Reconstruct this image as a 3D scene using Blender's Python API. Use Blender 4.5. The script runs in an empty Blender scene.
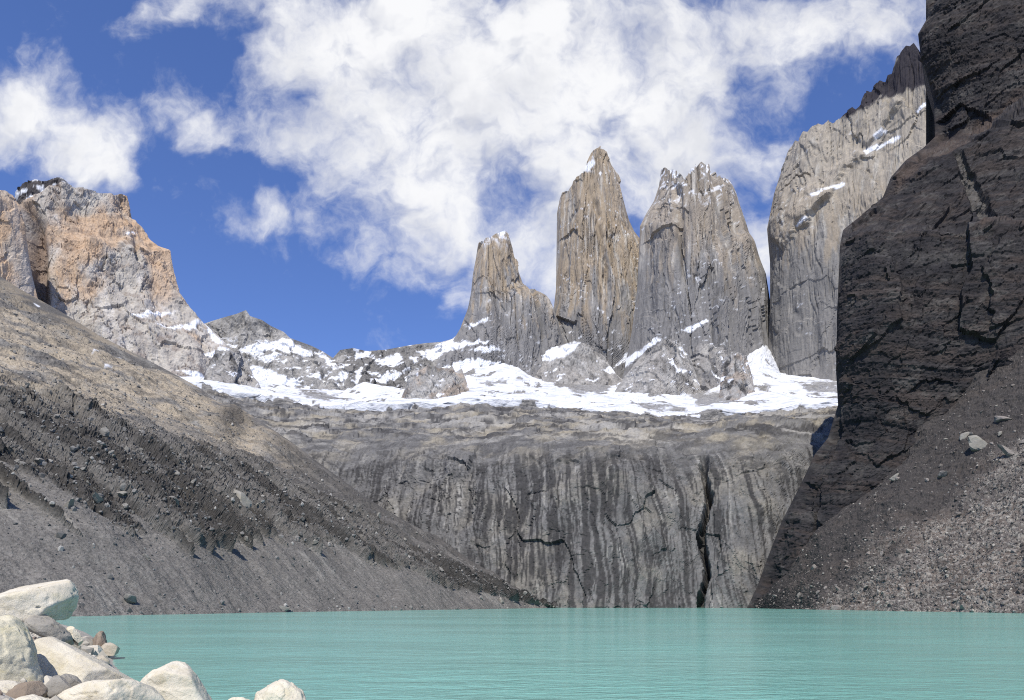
import bpy, math, random
import numpy as np

# ---------------------------------------------------------------- camera, sky, sun, exposure
S = bpy.context.scene
COL = S.collection
F, CX, HY, EYE = 683.0, 512.0, 603.0, 4.0           # focal length in pixels, optical axis, horizon row, eye height

cam_d = bpy.data.cameras.new('camera')
cam = bpy.data.objects.new('camera', cam_d)
COL.objects.link(cam)
cam.location = (0, 0, EYE)
cam.rotation_euler = (math.radians(90), 0, 0)
cam_d.sensor_width = 36.0
cam_d.lens = 36.0 * F / 1024.0
cam_d.shift_y = (HY - 350.0) / 1024.0
cam_d.clip_start = 0.1
cam_d.clip_end = 30000
S.camera = cam

SUN = np.array([-0.11, -0.58, 0.80]); SUN /= np.linalg.norm(SUN)
sun_d = bpy.data.lights.new('sun', 'SUN')
sun_d.energy = 3.8
sun_d.angle = math.radians(0.5)
sun_d.color = (1.0, 0.955, 0.88)
sun = bpy.data.objects.new('sun', sun_d)
COL.objects.link(sun)
sun.rotation_euler = (math.acos(SUN[2]), 0, math.atan2(SUN[1], SUN[0]) + math.pi / 2)

S.view_settings.view_transform = 'Standard'
S.view_settings.look = 'None'
S.view_settings.exposure = 0.35
S.view_settings.gamma = 1.0
S.view_settings.use_curve_mapping = False
S.render.engine = 'CYCLES'
S.cycles.use_denoising = False
S.cycles.filter_width = 1.1
S.cycles.max_bounces = 6
S.cycles.diffuse_bounces = 2
S.cycles.glossy_bounces = 2
S.cycles.transmission_bounces = 2
S.cycles.volume_bounces = 3


class Nodes:
    """small helper to wire shader nodes"""
    def __init__(self, tree):
        self.t = tree; self.n = tree.nodes; self.l = tree.links

    def put(self, sock, v):
        if isinstance(v, bpy.types.NodeSocket):
            self.l.new(v, sock)
        elif v is not None:
            sock.default_value = v

    def math(self, op, a, b=None, c=None, clamp=False):
        n = self.n.new('ShaderNodeMath'); n.operation = op; n.use_clamp = clamp
        for s, v in zip(n.inputs, (a, b, c)):
            self.put(s, v)
        return n.outputs[0]

    def vmath(self, op, a, b=None):
        n = self.n.new('ShaderNodeVectorMath'); n.operation = op
        self.put(n.inputs[0], a)
        if b is not None:
            self.put(n.inputs[1], b)
        return n.outputs['Value'] if op in ('DOT_PRODUCT', 'LENGTH') else n.outputs[0]

    def noise(self, vec, scale, detail=6, rough=0.55, dist=0.0, lac=2.0, color=False):
        n = self.n.new('ShaderNodeTexNoise')
        self.put(n.inputs['Vector'], vec)
        n.inputs['Scale'].default_value = scale; n.inputs['Detail'].default_value = detail
        n.inputs['Roughness'].default_value = rough; n.inputs['Distortion'].default_value = dist
        n.inputs['Lacunarity'].default_value = lac
        return n.outputs['Color'] if color else n.outputs[0]

    def ramp(self, v, a, b, lo=0.0, hi=1.0, smooth=True):
        n = self.n.new('ShaderNodeMapRange')
        n.interpolation_type = 'SMOOTHSTEP' if smooth else 'LINEAR'
        self.put(n.inputs[0], v)
        for i, x in enumerate((a, b, lo, hi)):
            self.put(n.inputs[i + 1], x)
        return n.outputs[0]

    def mix(self, f, a, b, blend='MIX'):
        n = self.n.new('ShaderNodeMix'); n.data_type = 'RGBA'; n.blend_type = blend
        self.put(n.inputs[0], f)
        for s, v in ((n.inputs[6], a), (n.inputs[7], b)):
            if isinstance(v, (tuple, list)) and len(v) == 3:
                v = (*v, 1.0)
            self.put(s, v)
        return n.outputs[2]

    def scale3(self, vec, s):
        return self.vmath('MULTIPLY', vec, s)

    def attr(self, name):
        n = self.n.new('ShaderNodeAttribute'); n.attribute_name = name
        return n.outputs['Fac']


# ---- sky: Nishita air with a broken cloud deck drawn by view direction
W = bpy.data.worlds.new('World'); S.world = W; W.use_nodes = True
N = Nodes(W.node_tree); N.n.clear()
sky = N.n.new('ShaderNodeTexSky'); sky.sky_type = 'NISHITA'; sky.sun_disc = False
sky.sun_elevation = math.asin(SUN[2]); sky.sun_rotation = math.atan2(SUN[0], SUN[1])
sky.altitude = 900; sky.air_density = 1.0; sky.dust_density = 0.3; sky.ozone_density = 3.0
SKY_STRENGTH = 0.115
tc = N.n.new('ShaderNodeTexCoord')
sep = N.n.new('ShaderNodeSeparateXYZ'); N.l.new(tc.outputs['Generated'], sep.inputs[0])
yy = N.math('MAXIMUM', N.math('ABSOLUTE', sep.outputs[1]), 0.12)
gx = N.math('MULTIPLY', N.math('DIVIDE', sep.outputs[0], yy), 6.83)
gz = N.math('MULTIPLY', N.math('DIVIDE', sep.outputs[2], yy), 6.83)
cmb = N.n.new('ShaderNodeCombineXYZ'); N.l.new(gx, cmb.inputs[0]); N.l.new(gz, cmb.inputs[1])
cv = cmb.outputs[0]
warp = N.vmath('SUBTRACT', N.noise(cv, 0.9, 4, 0.6, color=True), (0.5, 0.5, 0.5))
wv = N.vmath('ADD', cv, N.vmath('MULTIPLY', warp, (0.9, 0.9, 0.0)))


def blob_sum(blobs, vec):
    tot = None
    for (px, py, rx, ry, k) in blobs:
        c = ((px - CX) / 100, (HY - py) / 100, 0)
        d = N.vmath('MULTIPLY', N.vmath('SUBTRACT', vec, c), (100 / rx, 100 / ry, 1))
        e = N.math('MULTIPLY', N.math('EXPONENT', N.math('MULTIPLY', N.vmath('DOT_PRODUCT', d, d), -1.0)), k)
        tot = e if tot is None else N.math('ADD', tot, e)
    return tot


CLOUDS = [(420, 130, 115, 105, 1.15), (345, 28, 115, 55, 0.95), (480, 30, 170, 70, 1.0), (590, 110, 120, 90, 1.0), (460, 215, 75, 50, 0.8),
          (560, 265, 40, 70, 0.95), (655, 130, 70, 80, 0.75), (640, 30, 90, 50, 0.6), (755, 235, 40, 45, 0.85), (700, 165, 60, 30, 0.45), (790, 150, 50, 26, 0.36),
          (880, 15, 90, 40, 0.9), (790, 20, 70, 30, 0.5), (165, 15, 60, 32, 0.36), (130, 45, 35, 22, 0.28),
          (28, 108, 50, 38, 0.9), (75, 140, 48, 32, 0.95), (100, 172, 28, 24, 0.85), (8, 130, 30, 30, 0.5),
          (180, 108, 34, 28, 0.62), (205, 138, 30, 18, 0.40), (255, 108, 36, 30, 0.34), (280, 145, 32, 22, 0.34), (255, 212, 44, 19, 0.66),
          (198, 188, 40, 12, 0.36), (408, 266, 40, 18, 0.40), (468, 285, 25, 26, 0.45), (370, 250, 40, 14, 0.22),
          (517, 205, 25, 20, -0.62), (740, 72, 26, 22, -0.22), (770, 85, 90, 60, 0.30), (830, 60, 60, 30, 0.12), (748, 130, 22, 26, -0.3), (208, 58, 28, 20, -0.5), (228, 100, 12, 26, -0.25)]
base = N.math('SUBTRACT', 1.0, N.math('EXPONENT', N.math('MULTIPLY', blob_sum(CLOUDS, wv), -1.05)))
fb = N.noise(wv, 1.35, 11, 0.60, 0.15)
fine = N.noise(cv, 6.0, 9, 0.62, 0.2)
dens = N.math('ADD', base, N.math('MULTIPLY', N.math('SUBTRACT', fb, 0.5), 1.6))
dens = N.math('ADD', dens, N.math('MULTIPLY', N.math('SUBTRACT', fine, 0.5), 0.40))
cov = N.ramp(dens, 0.15, 0.92)
sm1 = N.noise(wv, 1.35, 4, 0.55, 0.15)
sm2 = N.noise(N.vmath('ADD', wv, (0.14, 0.20, 0.0)), 1.35, 4, 0.55, 0.15)
shade = N.ramp(N.math('SUBTRACT', sm2, sm1), -0.02, 0.20)
big = N.ramp(N.noise(cv, 0.75, 5, 0.6), 0.42, 0.70)
thick = N.ramp(dens, 0.3, 0.8)
ccol = N.mix(N.math('MULTIPLY', shade, 0.75), (6.7, 6.72, 6.8), (4.7, 4.85, 5.35))
ccol = N.mix(N.math('MULTIPLY', N.math('MULTIPLY', big, thick), 0.62), ccol, (4.1, 4.25, 4.75))
skyc = N.mix(1.0, sky.outputs[0], (0.73, 0.83, 1.18), 'MULTIPLY')
final = N.mix(N.math('MULTIPLY', cov, 0.97), skyc, ccol)
bg = N.n.new('ShaderNodeBackground'); bg.inputs[1].default_value = SKY_STRENGTH
N.l.new(final, bg.inputs[0])
wo = N.n.new('ShaderNodeOutputWorld'); N.l.new(bg.outputs[0], wo.inputs[0])

# ---------------------------------------------------------------- numpy noise
rng = np.random.default_rng(7)
PERM = rng.permutation(256).astype(np.int32); PERM = np.concatenate([PERM, PERM, PERM])
GR = rng.normal(size=(256, 3)); GR /= np.linalg.norm(GR, axis=1)[:, None]


def pn(x, y, z):
    """gradient noise, about -0.8 .. 0.8"""
    xi, yi, zi = np.floor(x), np.floor(y), np.floor(z)
    fx, fy, fz = x - xi, y - yi, z - zi
    xi = xi.astype(np.int64) & 255; yi = yi.astype(np.int64) & 255; zi = zi.astype(np.int64) & 255
    sx, sy, sz = (t * t * t * (t * (t * 6 - 15) + 10) for t in (fx, fy, fz))
    out = 0
    for dx in (0, 1):
        wx = sx if dx else 1 - sx
        for dy in (0, 1):
            wy = sy if dy else 1 - sy
            for dz in (0, 1):
                wz = sz if dz else 1 - sz
                g = GR[PERM[PERM[PERM[(xi + dx) & 255] + ((yi + dy) & 255)] + ((zi + dz) & 255)]]
                out = out + wx * wy * wz * (g[..., 0] * (fx - dx) + g[..., 1] * (fy - dy) + g[..., 2] * (fz - dz))
    return out * 1.25


def fbm(p, s, o=5, gain=0.5, seed=0.0):
    """p: (x,y,z) arrays, s: scale or (sx,sy,sz) in metres"""
    if np.isscalar(s):
        s = (s, s, s)
    a, t, f = 1.0, 0.0, 1.0
    for i in range(o):
        t = t + a * pn(p[0] / s[0] * f + seed + i * 17.3, p[1] / s[1] * f + seed * 1.7 + i * 5.1, p[2] / s[2] * f + seed * 0.6 + i * 9.7)
        a *= gain; f *= 2.03
    return t


def ridged(p, s, o=5, gain=0.5, seed=0.0):
    """0 .. about 1, sharp crests"""
    if np.isscalar(s):
        s = (s, s, s)
    a, t, f, n = 1.0, 0.0, 1.0, 0.0
    for i in range(o):
        r = 1 - np.abs(pn(p[0] / s[0] * f + seed + i * 17.3, p[1] / s[1] * f + seed * 1.7 + i * 5.1, p[2] / s[2] * f + seed * 0.6 + i * 9.7)) * 1.6
        t = t + a * r * r * np.sign(r); n += a
        a *= gain; f *= 2.03
    return t / n


def steps(v, n, soft=0.25):
    """terrace a field into n steps per unit"""
    k = np.floor(v * n); f = v * n - k
    return (k + np.clip((f - 0.5) / soft + 0.5, 0, 1)) / n


RT = rng.uniform(-1, 1, size=(256, 5))


def facets(u, v, s, stretch=1.0, seed=0, tilt=0.9, warp=0.25):
    """broken rock faces: cells that each carry their own tilted plane, about -1 .. 1"""
    a, b = u / s, v / (s * stretch)
    z = np.zeros_like(a) + seed * 1.37
    a = a + warp * pn(a * 1.7, b * 1.7, z) + 0.35 * warp * pn(a * 5, b * 5, z); b = b + warp * pn(a * 1.7 + 9, b * 1.7, z + 4) + 0.35 * warp * pn(a * 5, b * 5 + 3, z)
    ia, ib = np.floor(a), np.floor(b)
    best = np.full(a.shape, 9.0); out = np.zeros(a.shape)
    for dx in (-1, 0, 1):
        for dy in (-1, 0, 1):
            ca, cb = ia + dx, ib + dy
            h = PERM[PERM[(ca.astype(np.int64) + seed * 7) & 255] + (cb.astype(np.int64) & 255)]
            t = RT[h]
            ex, ey = a - (ca + 0.5 + 0.45 * t[..., 0]), b - (cb + 0.5 + 0.45 * t[..., 1])
            d = ex * ex + ey * ey
            m = d < best
            best = np.where(m, d, best)
            out = np.where(m, 0.55 * t[..., 2] + tilt * (t[..., 3] * ex + t[..., 4] * ey), out)
    return out


def sstep(a, b, x):
    t = np.clip((x - a) / (b - a), 0, 1)
    return t * t * (3 - 2 * t)


# ---------------------------------------------------------------- lofted rock masses
def world(px, py, Y):
    return np.stack([(px - CX) / F * Y, Y, EYE + (HY - py) / F * Y], -1)


def along(poly, n=None, key='x', t=None):
    """resample a polyline of tuples to n samples by its run length"""
    p = np.array(poly, float)
    d = np.diff(p[:, :2], axis=0)
    c = np.concatenate([[0], np.cumsum(np.abs(d[:, 0]) + 0.35 * np.abs(d[:, 1]) + 1e-6)])
    c /= c[-1]
    t = np.linspace(0, 1, n) if t is None else t
    return np.stack([np.interp(t, c, p[:, k]) for k in range(p.shape[1])], -1)


def pchip_rows(v, rows, vq):
    """monotone cubic through rows (k, n, c) at v, sampled at vq"""
    rows = np.asarray(rows); v = np.asarray(v)
    h = np.diff(v)[:, None, None]; dl = np.diff(rows, axis=0) / h
    m = np.zeros_like(rows); m[0] = dl[0]; m[-1] = dl[-1]
    if len(v) > 2:
        a, b = dl[:-1], dl[1:]
        ok = a * b > 0
        m[1:-1] = np.where(ok, 2 * a * b / np.where(ok, a + b, 1), 0)
    k = np.clip(np.searchsorted(v, vq, side='right') - 1, 0, len(v) - 2)
    hh = (v[k + 1] - v[k])[:, None, None]; t = ((vq - v[k]) / (v[k + 1] - v[k]))[:, None, None]
    return (rows[k] * (1 + 2 * t) * (1 - t) ** 2 + m[k] * hh * t * (1 - t) ** 2
            + rows[k + 1] * t * t * (3 - 2 * t) + m[k + 1] * hh * t * t * (t - 1))


def normals(P):
    a = np.gradient(P, axis=1); b = np.gradient(P, axis=0)
    n = np.cross(a, b); n /= np.linalg.norm(n, axis=-1)[..., None] + 1e-9
    f = np.sum(n * (P - np.array([0, 0, EYE])), -1)
    if np.mean(f) > 0:
        n = -n
    return n


def grid_mesh(name, P, mat, attrs=None, smooth=False, kind='structure', label=None, cat=None):
    nv, nu = P.shape[:2]
    me = bpy.data.meshes.new(name)
    me.vertices.add(nv * nu)
    me.vertices.foreach_set('co', P.reshape(-1).astype(np.float32))
    i = np.arange(nv * nu).reshape(nv, nu)
    q = np.stack([i[:-1, :-1], i[:-1, 1:], i[1:, 1:], i[1:, :-1]], -1).reshape(-1, 4)
    me.loops.add(q.size); me.polygons.add(len(q))
    me.loops.foreach_set('vertex_index', q.reshape(-1).astype(np.int32))
    me.polygons.foreach_set('loop_start', (np.arange(len(q)) * 4).astype(np.int32))
    me.polygons.foreach_set('use_smooth', np.full(len(q), smooth))
    me.update(calc_edges=True)
    for k, a in (attrs or {}).items():
        at = me.attributes.new(k, 'FLOAT', 'POINT')
        at.data.foreach_set('value', np.clip(a, 0, 1).reshape(-1).astype(np.float32))
    me.materials.append(mat)
    o = bpy.data.objects.new(name, me); COL.objects.link(o)
    o['kind'] = kind
    if label: o['label'] = label
    if cat: o['category'] = cat
    return o


class Mass:
    """a rock mass on a (v, u) grid: px, py are picture coordinates of its base surface, Y its distance"""
    def finish(self, skirt, side):
        """side walls, top and back so that the mass is a body"""
        P = self.P
        if side:
            for s, e, sg in ((0, 0, 1), (1, -1, -1)):
                if not side[s]:
                    continue
                cols = []
                for j in range(1, 6):
                    c = P[:, e].copy()
                    d = side[s] * j / 5; c[:, 0] *= 1 + d / c[:, 1]; c[:, 0] += sg * d * 0.12; c[:, 1] += d
                    cols.append(c[:, None])
                P = np.concatenate(cols[::-1] + [P], 1) if s == 0 else np.concatenate([P] + cols, 1)
                self.padl, self.padr = (5, self.padr) if s == 0 else (self.padl, 5)
        if skirt:
            dy, dz = skirt
            rows = []
            for k, (a, b) in enumerate(((0.05, 0.01), (0.2, 0.06), (0.5, 0.3), (0.8, 0.65), (1, 1))):
                r = P[-1].copy(); r[:, 0] *= 1 + dy * a / r[:, 1]; r[:, 1] += dy * a; r[:, 2] -= dz * b
                rows.append(r[None])
            P = np.concatenate([P] + rows, 0); self.padt = 5
        return P

    def pad(self, a):
        a = np.pad(a, ((0, self.padt), (self.padl, self.padr)), mode='edge')
        return a

    def base(self):
        self.P = world(self.px, self.py, self.Y)
        self.n = normals(self.P)
        self.padl = self.padr = self.padt = 0
        self.X3 = (self.P[..., 0], self.P[..., 1], self.P[..., 2])

    def push(self, d):
        """displace along the base normal, metres"""
        self.P = self.P + self.n * d[..., None]

    def build(self, name, mat, attrs=None, skirt=None, side=None, **kw):
        P = self.finish(skirt, side)
        return grid_mesh(name, P, mat, {k: self.pad(v) for k, v in (attrs or {}).items()}, **kw)


class Tower(Mass):
    def __init__(self, left, right, crest, Yl, Yr, bulge, res=1.25, bp=2.5, lean=0.0, ypow=3.0, depth=None):
        L, R, C = (np.array(a, float) for a in (left, right, crest))
        h = max(L[0, 1] - L[-1, 1], R[0, 1] - R[-1, 1])
        w = max(R[:, 0].max() - L[:, 0].min(), 10)
        nu, nv = int(w / res) + 2, int(h / res) + 2
        u = np.linspace(0, 1, nu); v = np.linspace(0, 1, nv)

        def edge(E):
            t = (E[0, 1] - E[:, 1]) / (E[0, 1] - E[-1, 1])
            t = np.maximum.accumulate(t + np.arange(len(t)) * 1e-7); t /= t[-1]
            return np.interp(v, t, E[:, 0])[:, None], np.interp(v, t, E[:, 1])[:, None]
        lx, ly = edge(L); rx, ry = edge(R)
        c = along(crest, t=u)
        uc = ((c[:, 0] - c[0, 0]) / (c[-1, 0] - c[0, 0] + 1e-9))[None]
        U, V = np.meshgrid(u, v)
        k = V ** 1.5
        ux = U * (1 - k) + uc * k
        self.px = lx + (rx - lx) * ux
        self.py = ly + (ry - ly) * ux + V ** ypow * (c[:, 1] - (c[0, 1] + (c[-1, 1] - c[0, 1]) * uc[0]))[None]
        self.U, self.V = U, V
        self.Y = Yl + (Yr - Yl) * U - bulge * (1 - np.abs(2 * U - 1) ** bp) + lean * V
        if depth is not None:
            self.Y = self.Y + depth(self.px, self.py, U, V)
        self.base()


class Loft(Mass):
    def __init__(self, rows, nu, nv, vs=None):
        R = np.stack([along(r, nu) for r in rows])
        if vs is None:
            d = np.abs(np.diff(R[..., 1], axis=0)).mean(1) + 3
            vs = np.concatenate([[0], np.cumsum(d)]); vs /= vs[-1]
        v = np.linspace(0, 1, nv)
        G = pchip_rows(vs, R, v)
        self.px, self.py, self.Y = G[..., 0], G[..., 1], G[..., 2]
        self.U, self.V = np.meshgrid(np.linspace(0, 1, nu), v)
        self.base()


def inside(px, py, poly, soft=2.0):
    """signed-distance mask of a polygon, 1 inside, fading over soft pixels of the base surface"""
    pts = np.array(poly, float); n = len(pts)
    d = np.full(px.shape, 1e9); ins = np.zeros(px.shape, bool)
    for i in range(n):
        a, b = pts[i], pts[(i + 1) % n]
        e = b - a; wx, wy = px - a[0], py - a[1]
        t = np.clip((wx * e[0] + wy * e[1]) / (e @ e + 1e-9), 0, 1)
        d = np.minimum(d, (wx - e[0] * t) ** 2 + (wy - e[1] * t) ** 2)
        c = ((a[1] > py) != (b[1] > py)) & (px < (b[0] - a[0]) * (py - a[1]) / (b[1] - a[1] + 1e-12) + a[0])
        ins ^= c
    d = np.sqrt(d) * np.where(ins, 1, -1)
    return d


def snowmask(m, polys, rough=4.0, s=40.0, seed=3.0):
    """snow lying in the given patches, with a ragged edge"""
    r = fbm(m.X3, s, 5, 0.6, seed) * rough
    out = np.zeros(m.px.shape)
    for p in polys:
        out = np.maximum(out, sstep(-0.6, 0.9, inside(m.px, m.py, p) + r))
    return out


# ---------------------------------------------------------------- materials
def material(name):
    m = bpy.data.materials.new(name); m.use_nodes = True
    nt = m.node_tree; nt.nodes.clear()
    g = Nodes(nt)
    b = g.n.new('ShaderNodeBsdfPrincipled'); o = g.n.new('ShaderNodeOutputMaterial')
    g.l.new(b.outputs[0], o.inputs[0])
    return m, g, b


def rock(name, ca, cb, warm=(0.40, 0.25, 0.13), dark=(0.05, 0.047, 0.045), lite=(0.5, 0.48, 0.45), s=30.0, stretch=4.0,
         bump=1.0, fine=4.0, contrast=0.35, use=('warm', 'dark', 'lite', 'snow')):
    """layered rock: two tones by stretched noise, stained by the mesh's own masks, with fine grain and bump (metres)"""
    m, g, b = material(name)
    tc = g.n.new('ShaderNodeTexCoord'); p = tc.outputs['Object']
    ps = g.scale3(p, (1 / s, 1 / s, 1 / (s * stretch)))
    n1 = g.noise(ps, 1.0, 8, 0.6, 0.4)
    n2 = g.noise(g.scale3(p, (1 / fine, 1 / fine, 1 / (fine * max(1, stretch * 0.4)))), 1.0, 7, 0.65)
    c = g.mix(g.ramp(n1, 0.32, 0.68), ca, cb)
    if 'warm' in use:
        c = g.mix(g.attr('warm'), c, g.mix(g.ramp(n1, 0.35, 0.65), warm, tuple(0.75 * x + 0.25 * y for x, y in zip(warm, ca))))
    if 'lite' in use:
        c = g.mix(g.attr('lite'), c, lite)
    if 'dark' in use:
        c = g.mix(g.attr('dark'), c, dark)
    k = g.ramp(n2, 0.25, 0.75, 1 - contrast, 1 + contrast, smooth=False)
    kc = g.n.new('ShaderNodeCombineXYZ')
    for i in range(3):
        g.l.new(k, kc.inputs[i])
    c = g.mix(1.0, c, kc.outputs[0], 'MULTIPLY')
    if 'snow' in use:
        c = g.mix(g.attr('snow'), c, (0.78, 0.79, 0.81))
    g.l.new(c, b.inputs['Base Color'])
    b.inputs['Roughness'].default_value = 0.92
    b.inputs['Specular IOR Level'].default_value = 0.2
    bp = g.n.new('ShaderNodeBump'); bp.inputs['Strength'].default_value = 0.7; bp.inputs['Distance'].default_value = bump
    g.l.new(n2, bp.inputs['Height']); g.l.new(bp.outputs[0], b.inputs['Normal'])
    return m


granite = rock('granite', (0.29, 0.275, 0.255), (0.205, 0.195, 0.185), warm=(0.38, 0.285, 0.175), dark=(0.11, 0.11, 0.115), lite=(0.46, 0.43, 0.38), s=22, stretch=9, bump=2.0, fine=8, contrast=0.20)
ochre = rock('ochre_granite', (0.44, 0.405, 0.35), (0.33, 0.30, 0.265), warm=(0.46, 0.32, 0.205), dark=(0.16, 0.115, 0.09), lite=(0.52, 0.49, 0.45), s=40, stretch=2.0, bump=3.0, fine=9, contrast=0.25)
slate = rock('slate', (0.05, 0.047, 0.05), (0.085, 0.075, 0.07), s=25, stretch=1.2, bump=2.0, fine=6)
ridge_rock = rock('ridge_rock', (0.34, 0.325, 0.30), (0.235, 0.225, 0.21), s=40, stretch=1.5, bump=3.0, fine=8)
slab_rock = rock('slab_rock', (0.168, 0.162, 0.152), (0.108, 0.104, 0.099), warm=(0.31, 0.27, 0.195), dark=(0.042, 0.040, 0.039), lite=(0.38, 0.36, 0.32), s=16, stretch=5, bump=1.0, fine=3.0, contrast=0.35)
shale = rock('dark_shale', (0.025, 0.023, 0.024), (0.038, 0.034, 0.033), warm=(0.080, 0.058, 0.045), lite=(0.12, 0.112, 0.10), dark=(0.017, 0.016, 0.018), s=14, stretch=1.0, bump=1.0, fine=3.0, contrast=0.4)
moraine = rock('moraine', (0.175, 0.162, 0.143), (0.132, 0.123, 0.110), warm=(0.36, 0.30, 0.215), dark=(0.058, 0.053, 0.047), lite=(0.26, 0.245, 0.215), s=12, stretch=1.0, bump=0.5, fine=1.2, contrast=0.5)
scree_mat = rock('scree', (0.125, 0.108, 0.096), (0.085, 0.074, 0.067), warm=(0.15, 0.118, 0.094), dark=(0.036, 0.033, 0.031), lite=(0.24, 0.22, 0.19), s=10, stretch=1.0, bump=0.5, fine=1.2, contrast=0.5)

# ================================================================ large structure
RES = 1.25


def cliff_disp(m, big=20, rib=14, small=5, sw=90, rw=28, stretch=8, seed=0.0):
    X = m.X3
    U_ = X[0] + 0.6 * X[1]
    sd_ = int(seed)
    d = big * fbm(X, (sw, sw, sw * 2.0), 3, 0.5, seed)
    st = max(1.0, stretch * 0.45)
    d = d + rib * facets(U_, X[2], rw * 1.6, st, sd_ + 1) + rib * 0.55 * facets(U_, X[2], rw * 0.65, st, sd_ + 2) + small * 0.45 * facets(U_, X[2], rw * 0.28, st, sd_ + 3)
    return d + small * 0.45 * fbm(X, (rw * 0.2, rw * 0.2, rw * 0.35), 4, 0.62, seed + 9)


def tower_disp(m, seed, big=22, rib=6.0, fine=2.6):
    X = m.X3
    U_ = X[0] + 0.5 * X[1]; q = int(seed)
    d = 0.8 * big * fbm(X, (90, 90, 320), 3, 0.5, seed)
    d = d + 2.0 * rib * facets(U_, X[2], 75, 4.5, q + 1) + 1.0 * rib * facets(U_, X[2], 30, 5.0, q + 2) + 0.6 * fine * facets(U_, X[2], 12, 4.5, q + 3)
    d = d + fine * 0.8 * (ridged(X, (9, 9, 150), 3, 0.55, seed + 5) - 0.5)
    d = d + 0.8 * fbm(X, (5, 5, 12), 4, 0.6, seed + 9)
    wob = 0.5 * pn(X[0] / 60, X[1] / 60, X[2] / 90 + seed)
    m.crack = np.maximum(sstep(0.075, 0.0, np.abs(pn(X[0] / 26 + seed + wob, X[1] / 60, X[2] / 420))), 0.8 * sstep(0.085, 0.0, np.abs(pn(X[0] / 13 + seed + wob, X[1] / 40, X[2] / 260 + 5))))
    m.crack *= sstep(-0.25, 0.2, fbm(X, (60, 60, 120), 3, 0.5, seed + 12))
    return d - 5 * m.crack


def edge_damp(m, w=0.03):
    return sstep(0, w, m.U) * sstep(0, w, 1 - m.U)


# ---- the ochre mountain on the left, its slab and its dark cap
m = Tower([(18, 216), (20, 206), (24, 196)][:1] and [(5, 240), (8, 222), (12, 200)], [(80, 240), (76, 215), (70, 190)],
          [(12, 200), (15, 190), (22, 183), (30, 181), (35, 178), (42, 181), (48, 180), (55, 177), (62, 178), (70, 190)], 2760, 2760, 60, RES)
m.push(cliff_disp(m, 8, 7, 4, 60, 30, 2, 1.0))
sn = sstep(0.16, 0.30, fbm(m.X3, (60, 60, 26), 4, 0.6, 4.0) + 0.05)
m.build('mountain_cap', slate, dict(snow=sn * 0.95, warm=sn * 0, dark=sn * 0, lite=sn * 0), skirt=(200, 300), side=(100, 100))

m = Tower([(-10, 345), (2, 285), (12, 215)],
          [(262, 410), (245, 372), (230, 348), (215, 332), (203, 322), (190, 308), (180, 293), (174, 272), (170, 250), (158, 246), (150, 240), (142, 227), (132, 219), (129, 205), (127, 196)],
          [(12, 215), (22, 203), (35, 193), (50, 186), (62, 183), (72, 187), (85, 191), (100, 193), (112, 196), (118, 194), (127, 196)],
          2280, 2600, 90, RES, lean=160)
m.push(cliff_disp(m, 34, 9, 4, 140, 60, 2.4, 2.0) * edge_damp(m))
X = m.X3
crk = np.maximum(sstep(0.05, 0.0, np.abs(fbm(X, (75, 75, 150), 3, 0.5, 33.0))), sstep(0.05, 0.0, np.abs(fbm(X, (50, 50, 70), 2, 0.5, 36.0)))) * sstep(-0.05, 0.3, fbm(X, 90, 3, 0.5, 39.0))
m.push(3 * facets(X[0] + 0.6 * X[1], X[2], 30, 1.8, 31) + 1.2 * fbm(X, (11, 11, 20), 4, 0.6, 32.0) - 5 * crk)
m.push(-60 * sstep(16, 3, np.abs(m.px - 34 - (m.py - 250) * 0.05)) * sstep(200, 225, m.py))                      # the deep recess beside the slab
m.push(-22 * sstep(3.5, 0.5, np.abs(m.px - 137 - (m.py - 250) * 0.22)) * sstep(236, 246, m.py) * sstep(266, 256, m.py))
w = sstep(-0.20, 0.45, fbm(m.X3, (150, 150, 220), 5, 0.5, 6.0) + 0.62 * sstep(330, 235, m.py) - 0.42)
w = w * sstep(362, 325, m.py)
w = np.maximum(w, 0.9 * sstep(15, 4, np.abs(m.px - 160 - (m.py - 275) * 0.1)) * sstep(240, 255, m.py) * sstep(312, 290, m.py))
lt = sstep(0.05, 0.4, fbm(m.X3, (90, 90, 200), 5, 0.6, 8.0)) * 0.6
dk = sstep(17, 5, np.abs(m.px - 36 - (m.py - 250) * 0.05)) * sstep(200, 226, m.py) * 0.75  # shade of the recess beside the slab, painted into the rock colour
dk = np.maximum(np.maximum(dk, 0.45 * sstep(0.2, 0.5, fbm(m.X3, (60, 60, 50), 5, 0.65, 9.0))), 0.7 * crk)
sn = snowmask(m, [[(130, 316), (150, 311), (160, 309.5), (178, 312), (165, 312.5), (148, 315), (140, 318)], [(155, 322), (172, 324), (188, 323.5), (203, 322), (193, 329), (180, 327), (165, 326)],
                  [(203, 322), (212, 330), (226, 347), (216, 342)], [(205, 352), (222, 346), (230, 350), (214, 358)], [(124, 235), (136, 234), (136, 235.5), (126, 236.5)],
                  [(176, 372), (205, 375), (240, 385), (200, 383)]], 1.6, 16)
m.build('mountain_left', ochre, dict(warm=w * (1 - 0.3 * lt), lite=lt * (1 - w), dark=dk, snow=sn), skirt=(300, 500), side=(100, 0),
        label='massive ochre and grey granite mountain with its flat top in cloud')

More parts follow.
